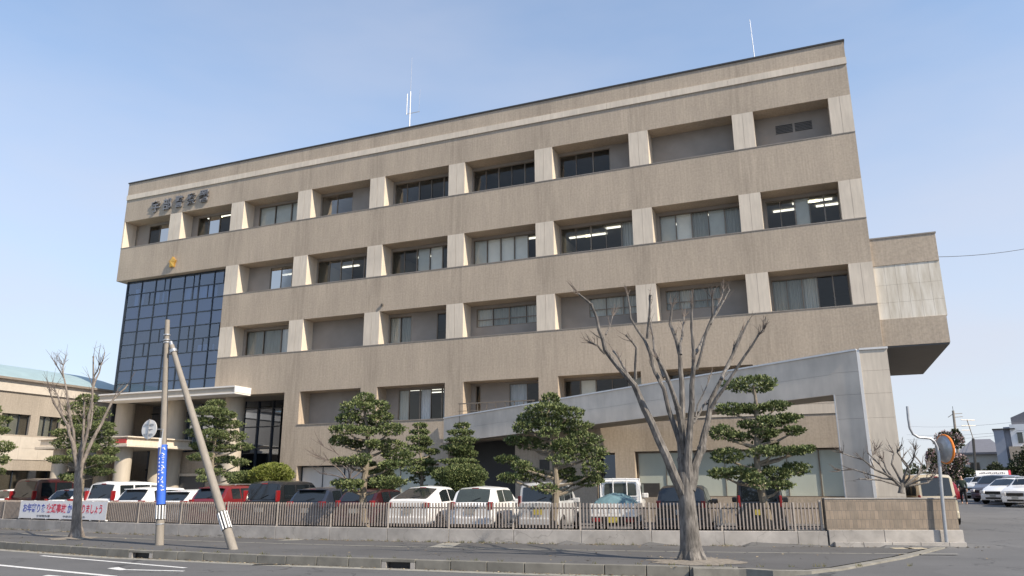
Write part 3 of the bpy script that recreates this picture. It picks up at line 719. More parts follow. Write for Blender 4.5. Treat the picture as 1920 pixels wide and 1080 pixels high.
# curtain wall
cw = MB(); x0_, x1_, z0, z1, yy = -27.08, SG - .02, 7.1, 14.55, .42
nc, nr = 7, 9
cols = [x0_ + (x1_ - x0_) * k / nc for k in range(nc + 1)]; rws = [z0 + (z1 - z0) * k / nr for k in range(nr + 1)]
for x_ in cols: cw.box(x_ - .03, x_ + .03, yy - .02, yy + .06, z0, z1)
for z_ in rws: cw.box(x0_ + .03, x1_ - .03, yy - .015, yy + .05, z_ - .03, z_ + .03)
for k in (1, 2, 4, 5, 6):
    xm = (cols[k] + cols[k + 1]) / 2 + .15
    for rr_ in (7, 8, 3, 4):
        if (k + rr_) % 4 != 1: cw.box(xm - .02, xm + .02, yy - .012, yy + .04, rws[rr_] + .03, rws[rr_ + 1] - .03)
o = cw.build('curtain_wall', M['framed'], bld)
b = MB()
for k in range(nc):
    for j in range(nr):
        t_ = 0
        b.add([(cols[k] + .03, yy + .02 + t_, rws[j] + .03), (cols[k + 1] - .03, yy + .02 - t_, rws[j] + .03), (cols[k + 1] - .03, yy + .02 - t_, rws[j + 1] - .03), (cols[k] + .03, yy + .02 + t_, rws[j + 1] - .03)], ((0, 1, 2, 3),))
b.build('pane', M['bglass'], o)
b = MB()
for (px0, px1, py0, py1) in ((252, 262, 545, 574), (265, 272, 545, 574), (289, 300, 548, 570), (304, 309, 548, 567), (313, 321, 550, 566), (344, 359, 543, 562), (363, 370, 541, 560), (373, 399, 538, 557), (402, 409, 534, 556)):
    q0 = fac(px0, py1, .62); q1 = fac(px1, py0, .62)
    b.box(q0.x, q1.x, .6, .62, q0.z - .1, q1.z + .1)
for (px0, px1) in ((368, 392), (396, 402)):
    q0 = fac(px0, 680, .62); q1 = fac(px1, 645, .62); b.box(q0.x, q1.x, .6, .62, q0.z, q1.z)
b.build('curtain', M['wcurtain'], o)
b = MB()
for j in range(nr):
    if j in (3, 4, 7, 8): continue
    b.box(x0_, x1_, .55, .58, rws[j] + .02, rws[j + 1] - .02)
b.build('spandrel', mat('spandrel_grey', (.13, .17, .26), .5, .05, 3), o)
b = MB(); b.box(SL + .004, SL + .7, .43, DP, 7.1, 7.12); b.box(-27.18, -27.08, .38, DP, .1, 14.6); b.build('corner_trim', M['framed'], bld)

# big white canopy slab
b = MB(); b.box(-26.3, -16.05, -1.25, .0, 6.74, 7.02); b.box(-27.0, SG, 0, .4, 6.74, 7.02); o = b.build('canopy', M['colstone'], bld)
b = MB(); b.box(-26.34, -16.0, -1.33, .38, 7.02, 7.10); b.box(-26.34, -16.0, -1.31, -.02, 6.66, 6.74); b.box(-16.05, -15.98, -1.31, -.02, 6.74, 7.02); b.build('canopy_edge', M['white'], o)
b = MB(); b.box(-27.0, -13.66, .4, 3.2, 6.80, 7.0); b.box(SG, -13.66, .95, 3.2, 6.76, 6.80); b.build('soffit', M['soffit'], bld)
for px in (231, 327, 441):
    q = fac(px, 800, .9); b = MB(); b.cyl(q.x, .95 if px < 400 else .75, .1, 6.74, .56, 28)
    b.build('column', M['colstone'], bld, smooth=True)
# entrance glazing
b = MB(); ex0, ex1, ey = -27.0, -13.66, 3.2
for k in range(13): x_ = ex0 + (ex1 - ex0) * k / 12; b.box(x_ - .04, x_ + .04, ey - .05, ey + .05, .1, 6.8)
for z_ in (1.5, 2.75, 3.9, 5.2, 6.3): b.box(ex0, ex1, ey - .03, ey + .04, z_ - .03, z_ + .03)
o = b.build('entrance_glazing', M['framed'], bld)
b = MB(); b.add([(ex0, ey + .05, .1), (ex1, ey + .05, .1), (ex1, ey + .05, 6.8), (ex0, ey + .05, 6.8)], ((0, 1, 2, 3),)); b.build('pane', M['dglass'], o)
b = MB(); b.box(ex0, ex1, 6.5, 6.6, .1, 6.8, 0); b.build('hall_wall', mat('hall_dark', (.05, .055, .065), .8), o)
q0 = fac(249, 790, 3.1); q1 = fac(274, 760, 3.1)
b = MB(); b.box(q0.x, q1.x, 3.05, 3.14, q0.z, q1.z + .15); b.build('panel', M['panel'], bld)
b = MB(); q0 = fac(330, 860, 1.4); q1 = fac(424, 860, 1.4)
b.box(q0.x, q1.x, 1.35, 1.6, .1, 3.7); b.build('entrance_wall', M['tile_plain'], bld)
q0 = fac(335, 905, 1.3); q1 = fac(385, 883, 1.3)
b = MB(); b.box(q0.x, q1.x, 1.28, 1.35, .9, 2.3); b.box(q0.x - .1, q1.x + .1, 1.2, 1.35, 2.3, 2.45, 1); b.build('notice_board', [M['roomd'], M['panel']], bld)
# lower porch
b = MB(); b.box(-27.6, -20.9, -3.65, .8, 3.95, 4.28); b.box(-27.75, -20.65, -3.85, .8, 3.78, 3.95); b.box(-27.7, -20.75, -3.75, .8, 4.28, 4.36)
b.build('porch_roof', M['panel'], bld, bevel=.03)
b = MB(); b.box(-21.75, -20.95, -3.71, -3.65, 4.0, 4.22); b.build('red_lamp_box', mat('red_sign_box', (.42, .05, .05), .5), bld)
for sx_, sy_ in ((-21.75, -3.0), (-26.6, -3.0), (-22.6, .1), (-26.6, -.2)):
    b = MB(); b.cyl(sx_, sy_, .1, 3.78, .42, 24); b.build('porch_column', M['colstone'], bld, smooth=True)

# wing box on the right
b = MB(); WY = .12
b.box(SR + .0, 19.0, WY, 9.6, 10.62, 11.80); b.box(SR, 18.95, WY, 9.6, 7.18, 8.30)
b.build('wing_wall', M['tile_plain'], bld)
b = MB(); n = 6
for k in range(n):
    for j, (z0, z1) in enumerate(((8.30, 9.0), (9.0, 9.75), (9.75, 10.62))):
        x0_ = SR + (2.5 * k / n); b.box(x0_ + .006, SR + 2.5 * (k + 1) / n, WY + .03, WY + .5, z0 + .006, z1)
b.box(SR + .01, 18.97, WY + .5, 9.58, 8.3, 10.62); b.build('wing_panel', M['stained'], bld)
b = MB(); b.box(SR - .02, 19.03, WY - .03, 9.63, 11.80, 11.86); b.build('wing_coping', M['sill'], bld)
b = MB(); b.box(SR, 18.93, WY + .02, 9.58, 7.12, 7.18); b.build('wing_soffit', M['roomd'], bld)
# lettering on the facade 宇部警察署
pos = [(283, 300), (305, 322), (327, 344), (350, 367), (372, 391)]
for ch, (pa_, pb_) in zip('宇部警察署', pos):
    ym = 387 - (((pa_ + pb_) / 2) - 291) * .217
    q0 = fac(pa_, ym + 9, -.1); q1 = fac(pb_, ym - 9, -.1)
    fit_text('sign_letter', ch, q0.x, q1.x, (q0.z + q1.z) / 2 - .40, (q0.z + q1.z) / 2 + .40, -.07, .05, M['letter'], bld, bold=.012)
# gold emblem: five-pointed rayed disc
b = MB(); e0 = fac(323, 492, -.08); pts = []
for k in range(30):
    a_ = math.pi / 2 + 2 * math.pi * k / 30; r_ = .34 * (.72 + .28 * max(0, math.cos(5 * (a_ - math.pi / 2))))
    pts.append((e0.x + r_ * math.cos(a_) * .85, e0.z + r_ * math.sin(a_) * 1.12))
b.prism(pts, -.12, 0)
nb = len(b.v); b.v.append((e0.x, -.26, e0.z)); b.v += [(p[0], -.121, p[1]) for p in pts]
for k in range(30): b.f.append((nb, nb + 1 + k, nb + 1 + (k + 1) % 30)); b.m.append(0)
b.build('emblem', M['gold'], bld)
q = fac(717, 572); b = MB(); b.cyl(q.x, -.05, q.z - .06, q.z + .06, .06, 12); b.build('wall_lamp', M['coping'], bld, smooth=True)
q = fac(748, 760, DP)
# slanted ramp and its pier
A = fac(832, 785, -.35); Aw = loc2w(A.x, -.35, 0); YB = 26.6
Bt = at(1605, 657, YB); Bw = Vector((Bt.x, Bt.y, 0)); rd = (Bw - Aw); rl = rd.length; rdn = rd.normalized(); rn = Vector((rdn.y, -rdn.x, 0))   # rn towards street
def ramp_pt(px, py):
    d_ = ray(px, py); n_ = rn; o_ = Vector((0, 0, EYE)); t_ = (Aw - o_).dot(n_) / d_.dot(n_); p = o_ + d_ * t_; return (p - Aw).dot(rdn), p.z
loc_dir = Vector((rd.x * CT - rd.y * ST, rd.x * ST + rd.y * CT, 0)); ramp_ang = math.atan2(loc_dir.y, loc_dir.x)
def ramp_place(o): o.location = (A.x, -.35, 0); o.rotation_euler = (0, 0, ramp_ang)
ta, za = ramp_pt(834, 785); tb_, zb = ramp_pt(1605, 657); _, z900 = ramp_pt(900, 822); t9, _ = ramp_pt(900, 822); t15, z15 = ramp_pt(1565, 740)
sl = (z15 - z900) / (t15 - t9); zbl = z900 - sl * t9
ttop = lambda t_: za + (zb - za) * t_ / tb_
b = MB(); N_ = 7
ed_ = [0, tb_ * .10, tb_ * .2, tb_ * .34, tb_ * .47, tb_ * .62, tb_ * .76, t15]
for k in range(len(ed_) - 1):
    u0, u1 = ed_[k] + .006, ed_[k + 1]
    for f0, f1 in ((0, .5), (.5, 1)):
        b0, b1 = zbl + sl * u0, zbl + sl * u1; c0, c1 = ttop(u0), ttop(u1)
        b.prism([(u0, b0 + (c0 - b0) * f0 + .005), (u1, b1 + (c1 - b1) * f0 + .005), (u1, b1 + (c1 - b1) * f1), (u0, b0 + (c0 - b0) * f1)], 0, .14)
o = b.build('ramp_parapet', M['steel'], bld); ramp_place(o)
b = MB(); b.prism([(0, ttop(0)), (tb_, ttop(tb_)), (tb_, ttop(tb_) + .06), (0, ttop(0) + .06)], -.04, .2); o = b.build('ramp_coping', M['trim'], bld); ramp_place(o)
b = MB(); b.prism([(0, zbl + .05), (t15, zbl + sl * t15 + .05), (t15, zbl + sl * t15 + .25), (0, zbl + .25)], .14, 2.2); o = b.build('ramp_deck', M['soffit'], bld); ramp_place(o)
# pier: steel-clad side in the ramp plane, pale stone front parallel to the facade
b = MB(); zt_ = ttop(tb_)
zj = [0.05, 1.25, 3.9, zt_ - 1.55, zt_ - .75, zt_]
for z0, z1 in zip(zj[:-1], zj[1:]): b.box(t15, tb_, 0, .14, z0 + .006, z1)
o = b.build('pier_cladding', M['steel'], bld); ramp_place(o)
b = MB(); b.box(t15 - .04, t15, -.01, .16, .05, zbl + sl * t15); o = b.build('pier_trim', M['trim'], bld); ramp_place(o)
cl = Vector((A.x, -.35, 0)) + Vector((math.cos(ramp_ang), math.sin(ramp_ang), 0)) * tb_
q = fac(1682, 800, cl.y); b = MB()
b.prism([(cl.x + .02, 0), ((q.x), 0), (q.x, 0)][:2] + [(q.x, 1), (cl.x, 1)], 0, 0) if False else None
for z0, z1 in zip(zj[:-1], zj[1:]): b.box(cl.x + .10, q.x, cl.y - .0, cl.y + .9, z0 + .006, z1)
b.build('pier_stone', M['panel'], bld)
b = MB(); b.box(cl.x, cl.x + .1, cl.y - .02, cl.y + .3, .05, zt_ + .02); b.box(cl.x + .1, q.x + .03, cl.y - .04, cl.y + .95, zt_, zt_ + .07); b.build('pier_trim', M['trim'], bld)

# ------------------------------------------------------------------ low annex on the left
ax = empty('annex_building', loc2w(-29.7, 2.2, 0), -TH, 'low brown annex with a curved teal roof at the left of the tall building', 'building')
def side_t(px, py=800):
    d_ = ray(px, py); n_ = Vector((CT, -ST, 0)); o_ = Vector((0, 0, EYE)); c0 = loc2w(-29.7, 0, 0)
    t_ = (c0 - o_).dot(n_) / d_.dot(n_); p = o_ + d_ * t_; q_ = p - Vector((0, FD, 0)); return q_.x * ST + q_.y * CT - 2.2, p.z
def ay(px): return side_t(px)[0]
zs_ = {k: side_t(30, v)[1] for k, v in dict(eave=712, fb=735, wt=776, wb=815, pt=818, pb=862, lt=882).items()}
b = MB(); Y0, Y1 = -26, 1.0
wins = [(ay(-60), ay(-20)), (ay(0), ay(55)), (ay(72), ay(112)), (ay(128), ay(160))]
b.box(-20, 0, Y0, Y1, zs_['wt'], zs_['eave'] - .02)
b.box(-20, 0, Y0, Y1, zs_['lt'], zs_['wb'])
edges = [Y0] + [q for ab in wins for q in ab] + [Y1]
for i in range(0, len(edges), 2):
    b.box(-20, 0, edges[i], edges[i + 1], zs_['wb'], zs_['wt'])
    b.box(-20, 0, edges[i] + (.5 if i else 0), edges[i + 1] + .3, 0.1, zs_['lt'])
b.box(-20, -.3, Y0, Y1, .1, zs_['eave'] - .1)
b.build('wall', M['annex'], ax)
b = MB(); y = Y0
while y < Y1 + .0:
    for j in range(2):
        z0 = zs_['pb'] + (zs_['pt'] - zs_['pb']) * j / 2; z1 = zs_['pb'] + (zs_['pt'] - zs_['pb']) * (j + 1) / 2
        b.box(0, .04, y + .008, min(y + 1.2, Y1), z0 + .008, z1)
    y += 1.2
b.build('stone_panel', M['apanel'], ax)
b = MB(); b.box(0, .12, Y0, Y1 + .1, zs_['fb'], zs_['eave'] - .05); b.build('fascia', M['apanel'], ax)
b = MB(); b.box(-.2, .35, Y0, Y1 + .2, zs_['eave'] - .05, zs_['eave'] + .08); b.build('gutter', M['sill'], ax)
b = MB(); n = 16; ww, rise = 20.4, 1.9; pr = [(.3 - ww * k / n, zs_['eave'] + .08 + rise * math.sin(math.pi * k / n) ** .8) for k in range(n + 1)]
b.prism(pr, Y0, Y1 + .3); b.build('roof', M['teal'], ax, smooth=True)
for a_, c_ in wins:
    f = MB()
    for k in range(4): yk = a_ + (c_ - a_) * k / 3; f.box(-.22, -.15, max(a_, yk - .03), min(c_, yk + .03), zs_['wb'], zs_['wt'])
    o = f.build('window', M['framed'], ax); f = MB(); f.box(-.19, -.18, a_, c_, zs_['wb'], zs_['wt']); f.build('pane', M['glass'], o)
    f = MB(); f.box(-.29, -.27, a_, c_ - .5, zs_['wb'], zs_['wt']); f.build('curtain', M['curtain'], o)
for i in range(len(wins)):
    a_, c_ = wins[i][0] + .3, wins[i][1] + .5
    f = MB(); f.box(-.2, -.15, a_, c_, .9, 1.0); f.box(-.2, -.15, (a_ + c_) / 2 - .03, (a_ + c_) / 2 + .03, 1.0, zs_['lt']); o = f.build('window', M['framed'], ax)
    f = MB(); f.box(-.19, -.18, a_, c_, .9, zs_['lt']); f.build('pane', M['glass'], o)

# ------------------------------------------------------------------ roof antennas, wire
def antenna(px, ytop, off, parts, label):
    q = fac(px, 230, off); base = loc2w(q.x, off, 21.0); root = empty('antenna', base, 0, label, 'antenna', 'antennas on the roof')
    dist = base.y
    zt = lambda py: at(px, py, dist).z - 21.0
    parts(root, zt)
    return root
def p1(root, zt):
    b = MB(); b.tube([(0, 0, 0), (0, 0, zt(172))], .04, 8); b.tube([(0, 0, zt(172)), (.02, 0, zt(108))], [.016, .008], 6); b.build('mast', M['galv'], root)
    b = MB(); b.tube([(-.2, 0, zt(215)), (-.2, 0, zt(176))], .03, 8); b.tube([(-.2, 0, zt(214)), (.6, 0, zt(209))], .022, 6); b.build('arm', M['galv'], root)
    b = MB(); b.tube([(.55, 0, zt(212)), (.6, 0, zt(168))], .009, 6); b.build('whip', M['galv'], root)
antenna(768, 110, 3.0, p1, 'cluster of whip antennas on a mast on the left half of the roof')
def p2(root, zt):
    b = MB(); b.tube([(0, 0, 0), (-.10, 0, zt(36))], [.028, .012], 8); b.build('mast', M['galv'], root)
antenna(1428, 36, 2.0, p2, 'single thin whip antenna standing near the right end of the roof')
b = MB(); pa_ = loc2w(19.0, 1, 11.0) ; pb_ = at(2000, 449, 34); pts = []
for k in range(13):
    f = k / 12; p = pa_.lerp(pb_, f); p.z -= .5 * 4 * f * (1 - f) * .4; pts.append(p)
b.tube(pts, .012, 5); b.build('overhead_wire', M['black'], label='thin dark cable running right from the projecting upper wing', cat='cable')

# ------------------------------------------------------------------ vegetation
def tufts(b, c, ra, rb, rc, n, rng, size=.13, blades=5, mi=0, up=.5, shell=.55):
    for _ in range(n):
        while True:
            v = Vector((rng.uniform(-1, 1), rng.uniform(-1, 1), rng.uniform(-1, 1)))
            if shell < v.length < 1: break
        bump = 1 + .22 * math.sin(v.x * 5 + c.x * 3) * math.cos(v.y * 4 + c.y)
        p = c + Vector((v.x * ra * bump, v.y * rb * bump, v.z * rc * (1 if v.z > 0 else .75)))
        nrm = Vector((v.x / ra, v.y / rb, v.z / rc + up / rc)).normalized()
        for k in range(blades):
            d_ = (nrm + Vector((rng.gauss(0, .6), rng.gauss(0, .6), rng.gauss(0, .5)))).normalized()
            s_ = d_.orthogonal().normalized(); s_ = Matrix.Rotation(rng.uniform(0, 6.28), 3, d_) @ s_
            l_ = size * rng.uniform(.7, 1.25); w_ = l_ * .20
            nb = len(b.v); m_ = p + d_ * l_ * .5
            b.v += [tuple(p), tuple(m_ + s_ * w_), tuple(p + d_ * l_), tuple(m_ - s_ * w_)]
            b.f.append((nb, nb + 1, nb + 2, nb + 3)); b.m.append(mi)
def pine(px, ybase, Y, pads, label, seed, lean=0, tr=.13, zbase=.13, dens=1.0, leaf='leaf', name='pine_tree', trunk_px=None, size=.10):
    rng = random.Random(seed); base = at(px, ybase, Y); base.z = zbase
    root = empty(name, base, 0, label, 'tree', 'cloud pruned pine trees')
    ytop = min(p[1] for p in pads); topx = [p for p in pads if p[1] == ytop][0][0]
    tb_ = MB(); pts = []; k_ = 9
    tp = at(topx, ytop, Y) - base
    for k in range(k_):
        f = k / (k_ - 1); pts.append(Vector((tp.x * f + .10 * math.sin(f * 7 + seed) * (f > 0) , .08 * math.sin(f * 5 + seed * 2) * (f > 0), tp.z * f)))
    tb_.tube(pts, [tr * (1.35 if k == 0 else 1 - .75 * k / (k_ - 1)) for k in range(k_)], 9)
    cr = MB()
    def trunk_at(z):
        f = max(0, min(.999, z / tp.z)) * (k_ - 1); i = int(f); return pts[i].lerp(pts[i + 1], f - i)
    for (cx, cy, w_, h_) in pads:
        dy = rng.uniform(-.35, .35)
        dl = abs(cx - topx) * Y / FPX
        if abs(cx - topx) < 25: dy = rng.uniform(-.6, .6)
        c = at(cx, cy, Y + dy) - base; ra = w_ / 2 * Y / FPX * .98; rc = max(.07, h_ / 2 * Y / FPX * (.86 if h_ > 22 else .68))
        n = int(760 * ra * max(.35, ra * .85) * dens) + 80
        tufts(cr, c, ra, max(.32, ra * .85), rc, n, rng, size)
        c2 = Vector((c.x, c.y, c.z - rc * .5)); t0 = trunk_at(max(.3, c2.z - .22 - dl * .12)); mid = t0.lerp(c2, .55) + Vector((0, 0, -.05 + rng.uniform(-.05, .05)))
        tb_.tube([t0, mid, c2], [tr * .36, tr * .27, tr * .12], 6)
        for s_ in (-1, 1): tb_.tube([c2.lerp(mid, .3), c2 + Vector((s_ * ra * .6, rng.uniform(-.2, .2), rc * .2))], [tr * .14, .012], 5)
    # back side clumps so the crown keeps its depth seen from the side
    for k in range(6):
        z_ = tp.z * (.3 + .6 * (k + .5) / 6); rr = (1.05 - z_ / tp.z) * 1.1 + .25; a_ = rng.uniform(.3, 2.8) if k % 2 else rng.uniform(3.5, 5.9)
        c = trunk_at(z_) + Vector((math.cos(a_) * rr * .35, math.sin(a_) * rr, 0))
        tufts(cr, c, .36, .36, .13, int(80 * dens), rng, size); tb_.tube([trunk_at(z_ - .15), c - Vector((0, 0, .1))], [tr * .3, .02], 5)
    tb_.build('trunk', M['bark_pine'], root, smooth=True); cr.build('crown', M[leaf], root)
    return root
padsD = [(684, 750, 40, 28), (667, 765, 56, 28), (710, 764, 44, 26), (652, 785, 46, 22), (714, 784, 50, 24), (650, 806, 66, 20), (690, 803, 46, 24), (732, 806, 58, 26), (635, 826, 34, 22), (662, 833, 40, 18), (730, 836, 62, 24), (700, 832, 30, 16), (745, 855, 62, 26), (645, 865, 52, 14), (672, 866, 34, 12), (735, 872, 56, 20), (650, 908, 62, 20), (728, 905, 70, 24), (692, 872, 30, 14)]
padsG = [(1032, 750, 34, 28), (1030, 768, 80, 24), (997, 787, 56, 30), (1066, 777, 60, 30), (1030, 797, 56, 28), (983, 802, 46, 24), (1078, 802, 66, 30), (968, 826, 48, 20), (994, 832, 48, 26), (1092, 826, 66, 34), (1055, 836, 46, 24), (1112, 850, 46, 30), (1076, 852, 56, 24), (950, 862, 44, 18), (977, 874, 36, 22), (1112, 880, 46, 34), (955, 896, 46, 18), (997, 892, 56, 28), (1060, 886, 42, 24), (1105, 903, 52, 22), (1080, 902, 30, 18)]
padsH = [(1410, 722, 108, 36), (1370, 768, 58, 24), (1412, 768, 56, 20), (1455, 762, 58, 22), (1475, 785, 52, 22), (1450, 792, 56, 20), (1405, 796, 38, 16), (1355, 812, 52, 30), (1382, 820, 46, 20), (1435, 812, 54, 22), (1487, 808, 40, 20), (1440, 835, 38, 18), (1365, 855, 64, 32), (1450, 846, 56, 22), (1490, 845, 54, 18), (1514, 842, 24, 12), (1352, 888, 46, 22), (1385, 888, 64, 24), (1414, 896, 36, 22), (1457, 888, 56, 24), (1490, 880, 54, 26), (1465, 910, 46, 18)]
padsB = [(165, 748, 40, 22), (150, 765, 56, 26), (184, 775, 46, 26), (140, 790, 56, 26), (190, 798, 46, 22), (115, 812, 36, 18), (160, 815, 56, 26), (205, 812, 24, 16), (120, 832, 44, 24), (195, 830, 46, 24), (165, 840, 46, 22), (112, 862, 46, 18), (190, 862, 54, 22), (206, 845, 30, 18), (160, 868, 40, 16), (185, 885, 54, 18), (125, 895, 30, 16)]
padsC = [(405, 757, 36, 18), (395, 771, 64, 22), (424, 779, 40, 22), (380, 791, 56, 22), (430, 796, 54, 22), (366, 812, 38, 22), (400, 816, 56, 26), (440, 819, 46, 24), (455, 838, 34, 20), (382, 836, 54, 20), (420, 841, 54, 20), (372, 858, 44, 16), (415, 862, 64, 18), (450, 868, 34, 18), (397, 885, 56, 16), (440, 892, 46, 18)]
padsE = [(788, 799, 26, 13), (788, 811, 36, 13), (786, 823, 42, 14), (796, 830, 38, 14), (782, 840, 38, 14), (810, 847, 30, 12), (790, 868, 64, 18), (800, 884, 80, 18)]
padsF = [(868, 799, 28, 14), (866, 812, 50, 14), (868, 826, 58, 16), (860, 840, 62, 16), (873, 852, 56, 15), (862, 866, 72, 13)]
padsA = [(0, 788, 44, 22), (-12, 808, 56, 22), (8, 838, 40, 24), (-8, 862, 50, 24), (-20, 770, 40, 26), (-30, 845, 50, 24)]
def ybed(px): return Yf(fence_x(px)) + .62
pine(686, 985, ybed(686), padsD, 'cloud pruned pine with long bare trunk behind the fence, left of the white liftback', 3, tr=.15)
pine(1040, 990, ybed(1040), padsG, 'dense cloud pruned pine beside the white box truck cab, in front of the grey ramp', 5, tr=.14)
pine(1437, 985, ybed(1437), padsH, 'cloud pruned pine with a flat domed top, right of the big bare tree', 8, tr=.15)
pine(160, 900, 36, padsB, 'cloud pruned pine behind the thinner bare tree at the left', 11, tr=.12)
pine(408, 900, 37, padsC, 'cloud pruned pine behind the leaning pole, before the entrance columns', 14, tr=.12)
pine(790, 900, 32.5, padsE, 'small narrow cloud pruned pine right beside the long-trunked pine', 17, tr=.09, dens=.9)
pine(865, 900, 32, padsF, 'small layered pine in front of the lower end of the ramp', 19, tr=.09, dens=.9)
pine(-12, 900, 36, padsA, 'pine cut off by the left edge of the photo', 23, tr=.12)
def bush(cx, cy, w_, h_, Y, label, leaf, seed, n=2600, size=.10, name='bush', cat='bush'):
    rng = random.Random(seed); c0 = at(cx, cy, Y); ra = w_ / 2 * Y / FPX; rc = h_ / 2 * Y / FPX
    root = empty(name, (c0.x, c0.y, .13), 0, label, cat); c = Vector((0, 0, c0.z - .13))
    b = MB(); tufts(b, c, ra, ra * .8, rc, n, rng, size, 4, shell=.72); tufts(b, c - Vector((0, 0, rc * .7)), ra * .9, ra * .7, rc * .8, n // 3, rng, size, 4, shell=.5)
    b.build('foliage', M[leaf], root)
    b = MB()
    for k in range(7):
        a_ = k * .9; b.tube([(0, 0, 0), (math.cos(a_) * ra * .3, math.sin(a_) * ra * .3, c.z * .6), (math.cos(a_) * ra * .6, math.sin(a_) * ra * .5, c.z)], [.03, .022, .01], 5)
    b.build('stem', M['bark_pine'], root)
bush(512, 892, 76, 44, 35.5, 'round clipped yellow green bush in front of the dark glazing', 'leafb', 31, n=4200, size=.09)
bush(868, 893, 95, 42, 31, 'broad clipped bush under the small layered pine', 'leaf', 32, n=4200, size=.1)
bush(715, 905, 60, 52, 31, 'dark bush right of the long bare pine trunk', 'leafd', 33, n=3000)
bush(458, 900, 50, 30, 36, 'low mixed green bush left of the round clipped bush', 'leaf', 34, n=1800)

def limb_tree(name, px, py, Y, limbs, label, seed, m_, rt, cat='tree', twig=5, tl_=.5, zb=0, jit=.5, group=None):
    rng = random.Random(seed); base = at(px, py, Y); base.z = zb
    root = empty(name, base, 0, label, cat, group)
    tk = MB(); lb = MB(); tw = MB()
    for li, (pts, w0, w1, dyy) in enumerate(limbs):
        P_ = []; n = len(pts)
        for k, (x_, y_) in enumerate(pts):
            f = k / max(1, n - 1); p = at(x_, y_, Y + dyy * f * (1 if li else 0)) - base; P_.append(p)
        # subdivide with a slight wobble
        Q = [P_[0]]
        for a_, c_ in zip(P_[:-1], P_[1:]):
            m1 = a_.lerp(c_, .5) + Vector((rng.gauss(0, 1), rng.gauss(0, 1), 0)) * (.03 if li else 0.0) * (c_ - a_).length
            Q += [m1, c_]
        n = len(Q); sc_ = Y / FPX / 2
        rad = [max(.008, (w0 + (w1 - w0) * (k / (n - 1)) ** .8) * sc_) for k in range(n)]
        if li == 0:
            rad[0] *= 1.28; rad[1] *= 1.06
        (tk if li == 0 else lb).tube(Q, rad, 12 if li == 0 else 8)
        if li == 0: continue
        if rng.random() < .8:
            i = rng.randrange(1, n - 1); r_ = rad[i] * 1.35; d_ = (Q[i + 1] - Q[i]).normalized(); lb.tube([Q[i] - d_ * r_, Q[i], Q[i] + d_ * r_], [rad[i] * .9, r_, rad[i] * .9], 7)
        end = Q[-1]; d0 = (Q[-1] - Q[-2]).normalized()
        lb.tube([end - d0 * rad[-1], end + d0 * rad[-1] * 1.5], [rad[-1] * 1.2, rad[-1] * 1.5], 6)
        for src, cnt in ((end, twig if rng.random() < .6 else 1), (Q[max(1, int(n * .7))], max(1, twig // 2)), (Q[max(1, int(n * .5))], 1)):
            for _ in range(cnt):
                d_ = (d0 * 1.2 + Vector((rng.gauss(0, .5), rng.gauss(0, .5), rng.gauss(.25, .35)))).normalized(); l_ = tl_ * rng.uniform(.4, 1.1)
                e1 = src + d_ * l_ * .5; e2 = e1 + (d_ + Vector((rng.gauss(0, .25), rng.gauss(0, .25), .2))).normalized() * l_ * .5
                lb.tube([src, e1, e2], [.011, .007, .003], 4, 1, cap=False)
                if rng.random() < .6: lb.tube([e1, e1 + (d_ + Vector((rng.gauss(0, .6), rng.gauss(0, .6), .1))).normalized() * l_ * .4], [.006, .003], 4, 1, cap=False)
    for k in range(6):   # root flare
        a_ = k * 1.05 + .3; r_ = limbs[0][1] * Y / FPX / 2
        tk.tube([(math.cos(a_) * r_ * .5, math.sin(a_) * r_ * .5, .35), (math.cos(a_) * r_ * 1.0, math.sin(a_) * r_ * 1.0, .10), (math.cos(a_) * r_ * 1.55, math.sin(a_) * r_ * 1.55, -.03)], [r_ * .35, r_ * .38, r_ * .16], 7)
    tk.build('trunk', M[m_], root, smooth=True); lb.build('limb', [M[m_], M['twig']], root, smooth=True)
    return root
def Z(x_, y_): return (1060 + x_ / 2.7, 500 + y_ / 2.7)
